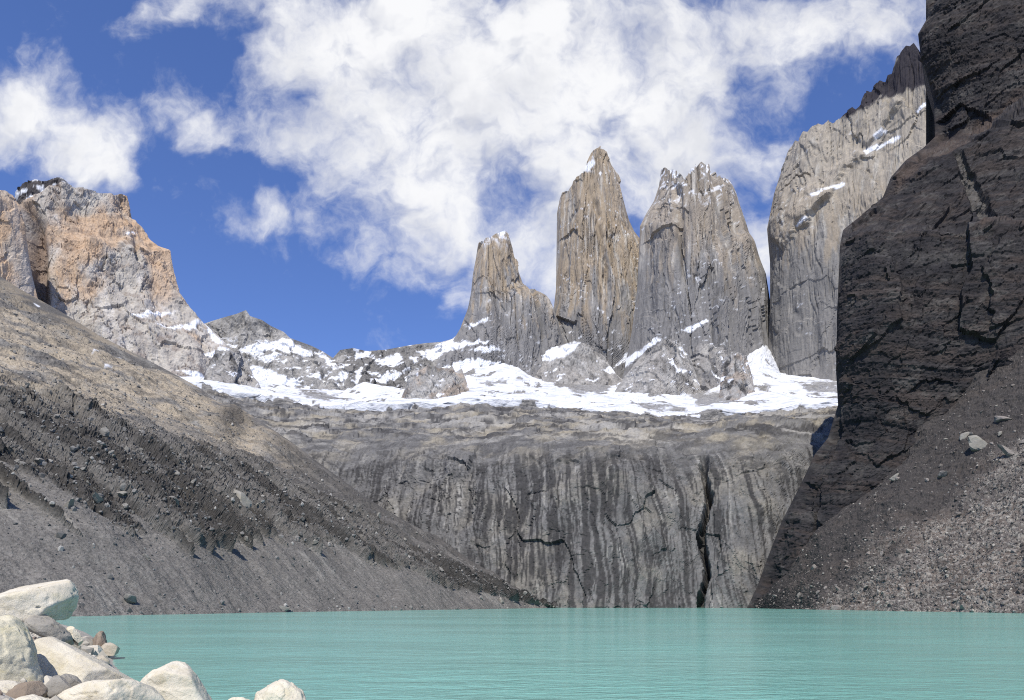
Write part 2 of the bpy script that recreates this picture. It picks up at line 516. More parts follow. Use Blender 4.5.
m = Tower([(-80, 340), (-80, 250), (-80, 165)], [(62, 345), (46, 318), (38, 300), (32, 275), (28, 250), (25, 225), (20, 208), (14, 197)],
          [(-80, 165), (-40, 182), (-10, 187), (0, 189), (6, 190), (14, 197)], 2050, 2200, 60, RES)
m.push(cliff_disp(m, 16, 7, 3, 90, 44, 5, 5.0) * edge_damp(m))
w = sstep(-0.2, 0.35, fbm(m.X3, (70, 70, 150), 5, 0.6, 2.0))
sn = w * 0
m.build('mountain_slab', ochre, dict(warm=0.35 + w * 0.6, lite=sstep(0, 0.4, fbm(m.X3, (60, 60, 200), 5, 0.6, 12.0)) * 0.3, dark=sn, snow=sn), skirt=(200, 400), side=(0, 80),
        label='pale ochre granite buttress cut by the left edge, below the dark cap')

# ---- low snowy ridge between the left mountain and the towers
RIDGE_SNOW = [[(236, 348), (262, 341), (290, 340), (305, 346), (318, 352), (300, 356), (288, 350), (270, 349), (255, 354), (240, 352)],
              [(318, 352), (328, 358), (338, 372), (330, 370)], [(250, 362), (262, 366), (285, 378), (310, 386), (262, 388), (248, 375)],
              [(258, 358), (275, 352), (285, 354), (268, 362)], [(352, 352), (368, 350), (372, 354), (356, 358)], [(376, 362), (400, 352), (402, 362), (384, 366)],
              [(372, 379), (392, 374), (404, 372), (396, 380), (378, 384)], [(420, 352), (450, 340), (470, 336), (500, 341), (470, 348), (440, 356), (424, 360)],
              [(440, 345), (462, 336), (480, 345), (452, 351)], [(355, 372), (362, 366), (362, 378), (356, 384)], [(338, 377), (350, 372), (344, 386)]]
m = Tower([(190, 412), (196, 350), (200, 325)], [(560, 412), (540, 372), (520, 348)],
          [(200, 325), (212, 321), (225, 317), (236, 314), (246, 310), (250, 316), (262, 320), (271, 326), (284, 332), (290, 338), (304, 343), (312, 346), (322, 351), (333, 358),
           (340, 350), (353, 348), (366, 351), (384, 350), (400, 347), (411, 345), (426, 343), (441, 342), (452, 339), (458, 334), (475, 333), (495, 338), (520, 348)],
          2720, 2700, 40, 1.1, lean=150, ypow=1.6)
m.push(cliff_disp(m, 34, 12, 8, 120, 60, 1.6, 8.0) * edge_damp(m) * sstep(1.0, 0.93, m.V) ** 0.5)
sn = snowmask(m, RIDGE_SNOW, 2.6, 26)
sn = np.maximum(sn, sstep(0.30, 0.42, fbm(m.X3, (60, 60, 22), 5, 0.6, 14.0)) * sstep(330, 345, m.py))
dk = sstep(0.1, 0.5, fbm(m.X3, (50, 50, 90), 5, 0.6, 10.0)) * 0.4
dk = np.maximum(dk, 0.5 * sstep(340, 350, m.px) * sstep(430, 400, m.px))
m.build('ridge', ridge_rock, dict(snow=sn, warm=dk * 0, lite=dk * 0, dark=dk), skirt=(300, 400), side=(0, 0))

# ---- the three towers
def tower_masks(m, warm_line, seed, cap=0.0, specks=0.35):
    X = m.X3
    st = fbm(X, (26, 26, 260), 5, 0.6, seed)
    w = sstep(-0.25, 0.35, st + 0.9 * (warm_line - m.py) / 60)
    dk = np.maximum(sstep(0.10, 0.5, fbm(X, (11, 11, 300), 5, 0.6, seed + 4)) * 0.55, m.crack * 0.85)
    gy = sstep(warm_line - 6, warm_line + 22, m.py + 16 * fbm(X, 60, 4, 0.6, seed + 6))
    dk = np.maximum(dk, gy * (0.40 + 0.3 * fbm(X, (40, 40, 90), 5, 0.6, seed + 8)))
    lt = sstep(0.15, 0.5, fbm(X, (20, 20, 200), 5, 0.6, seed + 11)) * 0.7
    sp = sstep(0.62, 0.70, fbm(X, (22, 22, 12), 5, 0.65, seed + 13) + specks * 0.25)
    sp = sp * sstep(-0.1, 0.3, fbm(X, 120, 3, 0.5, seed + 15) + cap * 1.6)
    return dict(warm=w * 0.72, dark=dk * 0.8, lite=lt * (1 - gy), snow=sp)


m = Tower([(425, 392), (440, 356), (452, 342), (460, 329), (465, 316), (468, 308), (471, 293), (473, 274), (476, 258), (478, 244)],
          [(572, 392), (566, 350), (558, 322), (553, 307), (550, 300), (546, 295), (538, 291), (529, 290), (523, 284), (518, 270), (514, 258), (511, 246), (508, 237)],
          [(478, 244), (480, 240), (484, 237), (488, 236), (491, 237), (495, 234), (498, 233), (502, 232), (505, 234), (508, 237)], 2400, 2440, 130, 1.0, lean=60)
m.push(tower_disp(m, 21.0) * edge_damp(m, 0.05))
a = tower_masks(m, 300, 21.0)
cap = sstep(256, 240, m.py + 12 * fbm(m.X3, 40, 5, 0.6, 2.0) + 8)
a['snow'] = np.maximum(np.maximum(a['snow'] * 0.4, cap * sstep(-0.1, 0.15, fbm(m.X3, (30, 30, 30), 4, 0.6, 5.0) + 0.12)),
                       snowmask(m, [[(432, 352), (455, 341), (478, 340), (490, 343), (466, 345), (446, 352), (434, 357)], [(470, 349), (492, 345), (504, 350), (484, 353)], [(466, 325), (488, 319), (488, 321), (468, 327)],
                                    [(440, 366), (470, 358), (500, 362), (470, 370), (440, 374)]], 3.0, 16))
m.build('tower_south', granite, a, skirt=(200, 600), side=(120, 120), label='shortest of the granite spires, snow capped, with a rounded shoulder to its side')

m = Tower([(500, 402), (515, 366), (528, 356), (540, 344), (548, 326), (554, 306), (556, 289), (556.5, 254), (557, 213), (560, 198)],
          [(690, 402), (684, 380), (676, 340), (664, 300), (654, 270), (645, 246), (639.5, 238), (634, 231), (629, 220), (626, 210), (624, 202), (620, 188), (616, 182), (612, 176)],
          [(560, 198), (563, 193), (567, 190), (570, 187), (572, 182), (576, 178), (581, 174), (585, 170), (587, 162), (590, 155), (593, 151), (596, 149), (600, 147.5), (603, 150), (606, 155), (608, 163), (610, 170), (612, 176)],
          2560, 2600, 160, 1.0, bp=2.2, lean=60)
m.push(tower_disp(m, 31.0) * edge_damp(m, 0.13))
a = tower_masks(m, 300, 31.0, 0.05)
gul = sstep(4, 1, np.abs(m.px - 598 - (m.py - 220) * 0.13 - 3 * fbm(m.X3, 60, 3))) * sstep(195, 205, m.py) * sstep(310, 280, m.py)
m.push(-14 * gul)
a['snow'] = np.maximum(a['snow'] * 0.7, snowmask(m, [[(538, 352), (556, 344), (580, 342), (572, 350), (552, 358), (536, 362)], [(597, 307), (604, 312), (603, 314), (596, 309)],
                                                     [(585, 166), (592, 160), (596, 164), (590, 172), (584, 172)], [(626, 352), (650, 338), (664, 340), (640, 354), (616, 366)]], 2.5, 20))
m.build('tower_central', granite, a, skirt=(220, 700), side=(140, 140), label='tallest granite spire with a narrow tip, warm brown above and grey below')

m = Tower([(612, 404), (624, 372), (632, 330), (637, 290), (639, 250), (640, 226), (646, 214), (654, 201), (659, 186), (661, 170)],
          [(800, 404), (790, 390), (776, 352), (771, 330), (770, 300), (766, 274), (760, 259), (751, 244), (745, 236), (741, 223), (735, 206), (732, 195), (727, 183)],
          [(661, 170), (664, 167), (668, 171), (671, 169), (675, 170), (677, 174), (680, 173), (683, 178), (685, 179), (687, 174), (689, 171), (691, 168), (694, 169), (696, 163), (698, 165), (701, 162),
           (705, 166), (708, 164), (711, 168), (714, 171), (717, 176), (721, 179), (724, 180), (727, 183)], 2340, 2360, 190, 1.0, bp=2.2, lean=60)
m.push(tower_disp(m, 41.0, 22, 9, 3.2) * edge_damp(m, 0.11))
a = tower_masks(m, 262, 41.0, 0.0)
a['warm'] *= 0.55
m.push(-24 * sstep(7, 1, np.abs(m.px - 678 - (m.py - 200) * 0.06)) * sstep(182, 195, m.py) * sstep(300, 240, m.py))
m.push(16 * sstep(0, 10, m.px - 722 - (m.py - 190) * 0.22) * sstep(262, 240, m.py))
capz = sstep(214, 176, m.py + 14 * fbm(m.X3, 40, 4, 0.6, 1.0))
a['snow'] = np.maximum(np.maximum(a['snow'] * 0.6, capz * sstep(0.27, 0.36, fbm(m.X3, (24, 24, 20), 4, 0.65, 77.0))),
                       snowmask(m, [[(681, 329), (706, 319), (710, 321), (690, 331)], [(610, 366), (640, 350), (660, 338), (664, 342), (646, 352), (624, 368)]], 2.0, 20))
m.build('tower_north', granite, a, skirt=(220, 700), side=(140, 160), label='broad granite spire with a jagged double summit and vertical cracks')

# ---- the high wall right of the towers
def wall_depth(px, py, U, V):
    return 60 * sstep(300, 120, py)


m = Tower([(752, 424), (762, 398), (768, 350), (770, 310), (770, 262), (767, 229), (774, 194), (783, 166)], [(1010, 424), (1000, 300), (985, 40)],
          [(783, 166), (787, 154), (791, 147), (795, 140), (798, 141), (803, 131), (808, 132), (812, 126), (817, 123), (822, 124), (826, 117), (831, 120), (837, 116), (841, 113), (846, 111), (852, 108), (856, 110), (860, 106),
           (863, 96), (866, 90), (870, 91), (874, 84), (880, 80), (885, 82), (888, 75), (892, 74), (895, 64), (898, 56), (902, 51), (906, 46), (910, 47), (914, 43), (920, 52), (929, 57), (985, 40)],
          2330, 1900, 120, RES, bp=5, depth=wall_depth)
m.push(tower_disp(m, 51.0, 20, 6, 2.4) * edge_damp(m, 0.03))
a = tower_masks(m, 235, 51.0, -0.1)
capl = [(837, 115), (843, 109), (860, 100), (866, 85), (891, 70), (900, 45), (914, 38), (935, 52), (940, 86), (930, 82), (905, 88), (892, 98), (880, 97), (866, 108), (848, 117)]
cm = sstep(-1.5, 1.5, inside(m.px, m.py, capl) + 5 * fbm(m.X3, 30, 4, 0.6, 3.0))
a['dark'] = a['dark'] * 0.65
a['warm'] = a['warm'] * 0.7 * (1 - cm)
a['lite'] = np.maximum(a['lite'], 0.35 * sstep(250, 150, m.py)) * (1 - cm)
a['cap'] = cm
for x0, y0, x1, y1, wd in ((798, 228, 868, 150, 3.0), (868, 150, 905, 100, 2.5), (783, 250, 830, 190, 1.8)):
    tt = ((m.px - x0) * (x1 - x0) + (m.py - y0) * (y1 - y0)) / ((x1 - x0) ** 2 + (y1 - y0) ** 2)
    dd = ((m.px - x0) * (y1 - y0) - (m.py - y0) * (x1 - x0)) / math.hypot(x1 - x0, y1 - y0) + 6 * fbm(m.X3, 60, 4, 0.6, 2.0)
    m.push(12 * sstep(-wd, wd, dd) * sstep(0, 0.1, tt) * sstep(1, 0.9, tt) * sstep(26, 2, dd))
a['snow'] = np.maximum(a['snow'] * 0.4, snowmask(m, [[(808, 196), (826, 191), (842, 183), (846, 186), (826, 194), (812, 199)], [(864, 150), (884, 141), (899, 134), (901, 137), (882, 146), (866, 153)],
                                                     [(872, 138), (882, 128), (886, 131), (876, 141)], [(796, 226), (808, 219), (810, 221), (798, 227)], [(916, 111), (928, 100), (930, 104), (918, 114)]], 2.5, 20))
wall_mat = rock('wall_granite', (0.29, 0.27, 0.24), (0.19, 0.18, 0.168), warm=(0.38, 0.29, 0.18), dark=(0.11, 0.11, 0.11), lite=(0.45, 0.42, 0.36), s=22, stretch=8, bump=2.0, fine=8, contrast=0.2)
gw = Nodes(wall_mat.node_tree)
bs = [n for n in wall_mat.node_tree.nodes if n.type == 'BSDF_PRINCIPLED'][0]
old = bs.inputs['Base Color'].links[0].from_socket
gw.l.new(gw.mix(gw.attr('cap'), old, (0.045, 0.04, 0.045)), bs.inputs['Base Color'])
m.build('mountain_right', wall_mat, a, skirt=(300, 800), side=(200, 0), label='tall granite wall with a dark jagged cap, right of the spires')

# ---- glacier shelf below the towers
GF = [(130, 384, 1500), (200, 386, 1500), (255, 397, 1500), (273, 401, 1480), (313, 407, 1480), (358, 404, 1450), (402, 409, 1450), (470, 399, 1450), (560, 409, 1480), (637, 413, 1400), (693, 416, 1380), (723, 411, 1400), (782, 412, 1400), (815, 406, 1400), (850, 404, 1400)]
GX_ = np.linspace(130, 850, 90)
GY_ = np.interp(GX_, [g_[0] for g_ in GF], [g_[1] for g_ in GF]) + 5.0 * fbm((GX_, GX_ * 0, GX_ * 0), 46, 4, 0.55, 2.0) - 1.5
GF = [(a, b_, float(np.interp(a, [g_[0] for g_ in GF], [g_[2] for g_ in GF]))) for a, b_ in zip(GX_, GY_)]
m = Loft([[(a, b_ + 14, c) for a, b_, c in GF], GF,
         [(130, 380, 1700), (200, 382, 1700), (255, 391, 1700), (330, 399, 1680), (410, 400, 1650), (470, 393, 1650), (560, 399, 1700), (640, 405, 1600), (700, 409, 1600), (760, 404, 1600), (850, 400, 1600)],
         [(130, 379, 2150), (200, 379, 2150), (250, 386, 2200), (300, 395, 2250), (345, 397, 2250), (400, 395, 2200), (440, 386, 2200), (470, 374, 2200), (515, 376, 2150), (560, 386, 2150), (640, 394, 1900), (700, 399, 1850), (760, 388, 1900), (850, 388, 1900)],
         [(130, 374, 2600), (215, 377, 2650), (250, 378, 2700), (300, 388, 2750), (345, 390, 2750), (365, 382, 2700), (400, 389, 2700), (425, 384, 2650), (440, 368, 2560), (470, 353, 2450), (512, 354, 2420), (535, 378, 2420), (560, 382, 2420), (640, 388, 2330), (715, 386, 2280), (748, 352, 2330), (764, 338, 2360), (780, 370, 2300), (850, 378, 2200)]], 640, 130)
X = m.X3
m.push(9 * fbm(X, 140, 4, 0.5, 3.0) + 4.0 * fbm(X, (70, 40, 40), 5, 0.6, 5.0))
cre = sstep(0.07, 0.0, np.abs(pn(X[0] / 120 + 0.4 * pn(X[0] / 70, X[1] / 70, X[2] * 0), X[1] / 26, X[2] / 26)))
m.push(-2.5 * cre)
rk = sstep(0.25, 0.31, fbm((X[0], X[1], X[2] * 0), (75, 170, 1), 6, 0.6, 4.0) + 0.10 * sstep(0.5, 0.25, m.V) - 0.02 + 0.20 * sstep(0.30, 0.18, m.V) - 0.09)
rk = np.maximum(rk, sstep(0.15, 0.10, m.V))
for pl in ([(560, 377), (612, 384), (604, 394), (572, 391)], [(690, 393), (742, 391), (730, 404), (700, 406)], [(300, 393), (338, 395), (330, 399), (306, 398)], [(480, 382), (512, 379), (506, 384), (486, 386)], [(640, 404), (684, 407), (676, 411), (648, 409)], [(800, 384), (838, 380), (838, 392), (808, 393)]):
    rk = np.maximum(rk, 0.9 * sstep(-1, 1, inside(m.px, m.py, pl) + 4.5 * fbm(X, (40, 60, 30), 5, 0.65, 6.0)))
glacier_mat, g, b = material('glacier_snow')
tcn = g.n.new('ShaderNodeTexCoord')
n1 = g.noise(g.scale3(tcn.outputs['Object'], (1 / 60, 1 / 25, 1 / 25)), 1.0, 7, 0.6)
n2 = g.noise(g.scale3(tcn.outputs['Object'], (1 / 9, 1 / 9, 1 / 9)), 1.0, 6, 0.65)
c = g.mix(g.ramp(n1, 0.47, 0.76), (0.64, 0.65, 0.67), (0.34, 0.35, 0.36))
c = g.mix(g.attr('stone'), c, g.mix(g.ramp(n2, 0.35, 0.65), (0.25, 0.235, 0.21), (0.12, 0.115, 0.11)))
g.l.new(c, b.inputs['Base Color']); b.inputs['Roughness'].default_value = 0.8
bp = g.n.new('ShaderNodeBump'); bp.inputs['Distance'].default_value = 2.0; bp.inputs['Strength'].default_value = 0.5
g.l.new(n2, bp.inputs['Height']); g.l.new(bp.outputs[0], b.inputs['Normal'])
m.build('glacier', glacier_mat, dict(stone=rk), skirt=None)

# ---- rock ribs that stand out of the snow
def rib(name, left, right, crest, Y, bulge, seed, mat=ridge_rock, warm=0.05, dark=0.2, snow=None, amp=1.0, ypow=2.0):
    m = Tower(left, right, crest, Y, Y, bulge, 0.9, bp=1.8, lean=90, ypow=ypow)
    m.push(cliff_disp(m, 18 * amp, 11 * amp, 6 * amp, 90, 34, 4, seed) * edge_damp(m, 0.06))
    z = m.px * 0
    f = fbm(m.X3, 60, 5, 0.6, seed)
    sn = sstep(0.46, 0.54, fbm(m.X3, (60, 60, 24), 5, 0.6, seed + 5))
    if snow:
        sn = np.maximum(sn, snowmask(m, snow, 2.5, 25))
    m.build(name, mat, dict(warm=sstep(-0.2, 0.3, f) * warm, dark=sstep(0.0, 0.5, fbm(m.X3, (30, 30, 90), 5, 0.6, seed + 2)) * (0.4 + dark), lite=sstep(0.1, 0.5, -f) * 0.4, snow=sn),
            skirt=(120, 250), side=(60, 60))


rib('rock_rib', [(198, 398), (204, 378), (210, 360), (216, 352)], [(268, 400), (256, 380), (248, 364), (240, 351)],
    [(216, 352), (221, 349), (227, 349), (233, 352), (240, 351)], 1900, 90, 61, dark=0.4)
rib('rock_rib', [(396, 412), (402, 396), (408, 380), (413, 372)], [(478, 408), (470, 392), (466, 380), (462, 369)],
    [(413, 372), (420, 370), (428, 363), (436, 366), (444, 371), (452, 367), (462, 369)], 1650, 80, 63, warm=0.35, dark=0.1)
rib('rock_rib', [(526, 392), (530, 376), (536, 362)], [(632, 388), (616, 374), (604, 356)], [(536, 362), (544, 353), (556, 346), (572, 343), (586, 345), (604, 356)], 2300, 70, 65, dark=0.0, amp=0.7,
    snow=[[(536, 362), (548, 348), (580, 343), (572, 354), (556, 360)], [(600, 372), (622, 360), (630, 364), (612, 376)]])
rib('rock_rib', [(606, 406), (618, 386), (636, 362), (646, 350)], [(706, 404), (698, 380), (692, 362), (682, 346)],
    [(646, 350), (654, 343), (663, 337), (670, 340), (676, 343), (682, 346)], 2000, 110, 67, dark=0.1, amp=0.8, snow=[[(690, 374), (676, 372), (668, 362), (672, 360), (682, 370)]])
rib('rock_rib', [(676, 392), (684, 372), (690, 352)], [(742, 396), (738, 378), (728, 352)], [(690, 352), (700, 344), (712, 344), (728, 352)], 2120, 60, 69, mat=granite, dark=0.3)
rib('rock_rib', [(716, 410), (720, 390), (721, 370), (724, 358)], [(758, 408), (754, 386), (750, 368), (746, 358)], [(724, 358), (730, 354), (738, 352), (746, 358)], 1800, 60, 71, warm=0.3, dark=0.5, amp=0.6)

# ---- headwall: smooth streaked slabs from the lake up to the bench
rows = [
    [(120, 640, 700), (380, 616, 690), (480, 616, 610), (600, 616, 560), (700, 616, 556), (760, 616, 540), (900, 616, 560)],
    [(120, 560, 720), (380, 560, 705), (480, 560, 632), (600, 560, 580), (700, 560, 578), (760, 560, 560), (900, 560, 580)],
    [(120, 500, 760), (380, 510, 730), (480, 505, 655), (600, 500, 606), (700, 500, 604), (760, 505, 585), (900, 500, 600)],
    [(120, 440, 820), (300, 462, 785), (380, 466, 765), (480, 462, 690), (600, 452, 645), (700, 455, 640), (760, 458, 615), (900, 450, 640)],
    [(120, 420, 900), (300, 440, 860), (380, 444, 850), (480, 440, 770), (600, 434, 720), (700, 434, 705), (760, 428, 690), (900, 420, 720)],
    [(120, 402, 1080), (250, 418, 1060), (380, 425, 1060), (480, 422, 990), (600, 420, 930), (700, 424, 900), (770, 416, 880), (900, 404, 900)],
    [(120, 388, 1400), (200, 392, 1420), (255, 402, 1420), (320, 410, 1440), (380, 411, 1440), (480, 405, 1420), (600, 413, 1380), (700, 419, 1320), (770, 415, 1320), (900, 404, 1350)],
    [(120, 384, 1800), (200, 386, 1800), (255, 398, 1800), (380, 407, 1800), (480, 402, 1750), (600, 408, 1700), (700, 415, 1700), (770, 411, 1700), (900, 400, 1700)],
]
m = Loft(rows, 640, 300)
X = m.X3
steep = sstep(425, 465, m.py)
bench = 1 - steep
brk = sstep(-0.2, 0.3, fbm(X, (45, 45, 40), 4, 0.55, 72.0))
m.push(steep * (11 * fbm(X, (75, 75, 130), 4, 0.5, 71.0) + 1.4 * brk * (ridged((X[0], X[1] * 0, X[2]), (16, 1, 110), 4, 0.55, 73.0) - 0.5) + 0.9 * fbm(X, (5, 5, 9), 5, 0.6, 75.0)))
m.push(2.2 * sstep(520, 440, m.py) * steep * fbm(X, (26, 26, 5), 4, 0.6, 78.0))
m.push(bench * (9 * fbm(X, (80, 80, 26), 5, 0.5, 77.0) + 4.5 * (ridged(X, (80, 40, 14), 5, 0.6, 79.0) - 0.5) + 2.0 * fbm(X, (14, 14, 5), 4, 0.6, 80.0)))
m.push(steep * (2.6 * facets(X[0], X[2], 46, 1.6, 76) + 1.5 * facets(X[0], X[2], 17, 1.3, 77) + 0.8 * facets(X[0], X[2], 6, 2.0, 78)))
m.push(bench * 2.5 * facets(X[0], X[1] * 0.4, 34, 1.0, 79))
cr = np.abs(pn(X[0] / 130 + 3, X[1] / 130, X[2] / 34 + X[0] / 260 + 0.3 * pn(X[0] / 40, X[1] / 40, X[2] / 40)))
crm = sstep(0.0, 0.25, fbm(X, (60, 60, 40), 3, 0.5, 96.0)) * sstep(520, 490, m.py)
m.push(-1.6 * sstep(0.028, 0.0, cr) * crm)                                          # near-level joints
gx_ = m.px - (706 - (m.py - 500) * 0.03 + 3 * np.sin(m.py / 11.0))
gully = sstep(4.5, 0.5, np.abs(gx_ + 2.5 * fbm(X, (20, 20, 14), 4, 0.6, 98.0))) * sstep(448, 475, m.py)
m.push(-22 * gully)
Xs = (X[0] + 8 * pn(X[0] / 50, X[0] * 0, X[2] / 60) + 2.5 * pn(X[0] / 14, X[0] * 0, X[2] / 22), X[0] * 0, X[2])
st = fbm(Xs, (5, 1, 150), 6, 0.72, 83.0) * (0.7 + 0.8 * sstep(-0.3, 0.3, fbm(X, (60, 60, 50), 3, 0.5, 99.0)))
dk = sstep(0.02, 0.34, st + 0.45 * fbm(X, (40, 40, 45), 5, 0.6, 82.0) - 0.01 + 0.26 * sstep(460, 510, m.px) * sstep(700, 640, m.px)) * sstep(432, 478, m.py + 25 * fbm(X, (20, 20, 60), 3, 0.5, 4.0)) * 0.9
dk = np.maximum(dk, gully * 0.8)
dk = np.maximum(dk, 0.75 * steep * sstep(0.20, 0.42, fbm(X, (22, 22, 9), 5, 0.6, 84.0)) * sstep(500, 450, m.py))
wt = sstep(0.40, 0.52, fbm(Xs, (5, 5, 300), 4, 0.6, 85.0) + 0.12 * sstep(480, 300, m.px)) * sstep(448, 470, m.py) * sstep(440, 400, np.abs(m.px - 560) + 250)
wt = np.maximum(wt, 0.8 * sstep(0.36, 0.46, fbm(Xs, (5, 5, 400), 4, 0.6, 87.0)) * steep)
wt = wt * sstep(-0.15, 0.35, fbm(X, (50, 50, 50), 4, 0.6, 97.0))
lt = np.maximum(0.55 * wt, 0.55 * bench * sstep(-0.1, 0.35, fbm(X, (90, 90, 30), 5, 0.6, 89.0)))
wm = sstep(-0.1, 0.4, fbm(X, (60, 60, 60), 5, 0.6, 91.0)) * (0.25 + 0.6 * bench)
dk = np.maximum(dk, bench * 0.85 * sstep(0.0, 0.36, fbm(X, (38, 60, 9), 6, 0.72, 93.0)))
sn = bench * sstep(0.40, 0.48, fbm(X, (120, 120, 20), 5, 0.6, 95.0) + 0.22 * sstep(410, 398, m.py) - 0.16)
sn = sn * 0
m.build('headwall', slab_rock, dict(dark=dk, lite=lt, warm=wm, snow=sn), label='streaked grey rock wall rising from the lake below the spires')

# ---- moraine slope on the left
P0 = np.array([-137.0, 182.0]); P1 = np.array([30.0, 546.0])
TD = (P1 - P0) / np.linalg.norm(P1 - P0); ND = np.array([-TD[1], TD[0]])


def plane_Y(px, py, k):
    """distance at which the ray through (px, py) meets a slope of gradient k rising from the left shore"""
    a, c = (px - CX) / F, (HY - py) / F
    dy = ND[0] * a + ND[1]; d0 = ND @ P0
    return (-k * d0 - EYE) / (c - k * dy) if abs(c - k * dy) > 1e-6 else 1e4


shore = [(-260, 626, 130), (0, 618, 182), (80, 616.6, 201), (200, 614, 248), (300, 612, 303), (400, 610.5, 364), (480, 609.3, 440), (556, 608.3, 548)]
shore = [(a, HY + (EYE + 1.0) * F / c, c) for a, b_, c in shore]                # one metre under water
m1 = [(-260, 450), (0, 478), (53, 506), (110, 532), (190, 541), (270, 534), (310, 544), (352, 553), (430, 580), (500, 598), (553, 608)]
m2 = [(-260, 360), (0, 405), (88, 424), (141, 432), (200, 452), (250, 468), (310, 495), (370, 530), (440, 562), (500, 590), (554, 607.6)]
cr = [(-260, 130), (-60, 238), (0, 276), (20, 289), (60, 311), (100, 336), (150, 361), (180, 377), (200, 388), (218, 402), (228, 404), (240, 408), (260, 421), (290, 441), (330, 471), (370, 500), (400, 518),
      (424, 531), (436, 535), (470, 560), (510, 584), (556, 607)]
rows = [shore,
        [(a, b_, min(plane_Y(a, b_, 0.68), 546)) for a, b_ in m1],
        [(a, b_, min(plane_Y(a, b_, 0.70), 549)) for a, b_ in m2],
        [(a, b_, min(plane_Y(a, b_, 0.62 + 0.05 * (a > 250)), 640 if a < 300 else 552 + (556 - a) * 0.25)) for a, b_ in cr]]
m = Loft(rows, 900, 420, vs=[0, 0.36, 0.62, 1.0])
X = m.X3
sd = X[0] * TD[0] + X[1] * TD[1]; ud = (X[0] - P0[0]) * ND[0] + (X[1] - P0[1]) * ND[1]     # along the shore, up the slope
Q = (sd, ud, X[2] * 0)
fade = sstep(0.0, 0.05, 1 - m.V)
finger = ridged((sd + 0.2 * ud, ud, Q[2]), (17, 400, 1), 3, 0.55, 31.0)
bare = sstep(0.34, 0.37, m.V + 0.17 * (finger - 0.62) + 0.02 * fbm(Q, 6, 3, 0.5, 3.0)) * sstep(0.72, 0.60, m.V + 0.12 * fbm(Q, (40, 40, 1), 4, 0.5, 5.0))
gl = ridged((sd + 0.25 * ud, ud, Q[2]), (24, 150, 1), 4, 0.55, 7.0)
m.push(bare * fade * (9.0 * (gl - 0.55) + 9.0 * (finger - 0.5) + 2.0) + 3.0 * fade * fbm(Q, 60, 4, 0.5, 9.0))
m.push((0.35 + 1.4 * bare) * fade * fbm(Q, (3.5, 3.5, 1), 5, 0.68, 11.0) + 1.6 * bare * fade * facets(sd, ud, 6, 1.5, 55) + 0.9 * fade * fbm(Q, (9, 30, 1), 3, 0.5, 13.0))
m.push(4.0 * sstep(0.62, 0.8, m.V) * fade * fbm(Q, (30, 30, 1), 5, 0.6, 15.0))
m.push(7 * np.exp(-((m.px - 231) / 20) ** 2 - ((m.py - 416) / 14) ** 2) * fade)                      # the dark knoll on the crest
tri = sstep(-0.12, 0.12, fbm((sd + 0.2 * ud, ud, Q[2]), (13, 90, 1), 5, 0.6, 17.0) + 0.10 + 0.3 * (finger - 0.55))             # dark gullied bands between pale chutes
dk = bare * (0.35 + 0.65 * tri)
dk = np.maximum(dk, 0.75 * sstep(0.62, 0.45, m.V) * sstep(250, 330, m.px) * sstep(0.30, 0.42, m.V) * tri)
dk = np.maximum(dk, 0.85 * np.exp(-((m.px - 232) / 22) ** 2 - ((m.py - 420) / 14) ** 2))
dk = np.maximum(dk, 0.65 * sstep(240, 300, m.px) * sstep(0.45, 0.6, m.V) * (0.5 + 0.5 * tri))
up = sstep(0.60, 0.74, m.V + 0.08 * fbm(Q, (40, 60, 1), 4, 0.6, 21.0)) * sstep(330, 240, m.px)
wm = up * sstep(-0.25, 0.25, fbm(Q, (50, 26, 1), 5, 0.6, 19.0) + 0.30 - 0.5 * sstep(0.86, 1.0, m.V))
dk = np.maximum(dk, up * 0.5 * sstep(0.05, 0.45, fbm(Q, (30, 16, 1), 5, 0.65, 25.0)))
dk = np.maximum(dk, up * 0.45 * sstep(0.88, 0.98, m.V) * sstep(160, 60, m.px))
lt = sstep(0.30, 0.6, fbm(Q, (10, 40, 1), 5, 0.6, 23.0)) * 0.5 * (1 - bare) + 0.5 * up * sstep(0.2, 0.5, fbm(Q, (20, 20, 1), 6, 0.7, 27.0))
stn = sstep(0.36, 0.46, fbm(Q, (2.6, 2.6, 1), 4, 0.6, 29.0)) * (0.25 + 0.6 * bare)
lt = np.maximum(lt, stn * 0.8)
sn = snowmask(m, [[(92, 352), (98, 353), (98, 354), (92, 354)], [(104, 366), (112, 368), (112, 369), (104, 368)], [(117, 345 + 12), (124, 358), (122, 359)], [(34, 303), (40, 306), (38, 307)]], 1.0, 10) * 0.9
LEFT = m
m.build('moraine_slope', moraine, dict(dark=dk, warm=wm, lite=lt, snow=sn), skirt=(90, 120), label='grey and brown moraine slope falling from the left into the lake')

# ---- dark cliff on the right
def cliff_depth(px, py, U, V):
    d = 55 * sstep(152, 138, py + (px - 935) * 0.40) + 30 * sstep(232, 222, py + (px - 900) * 0.05)
    d = d + 70 * sstep(400, -60, py) - 130 * sstep(0, 1, U)
    return d


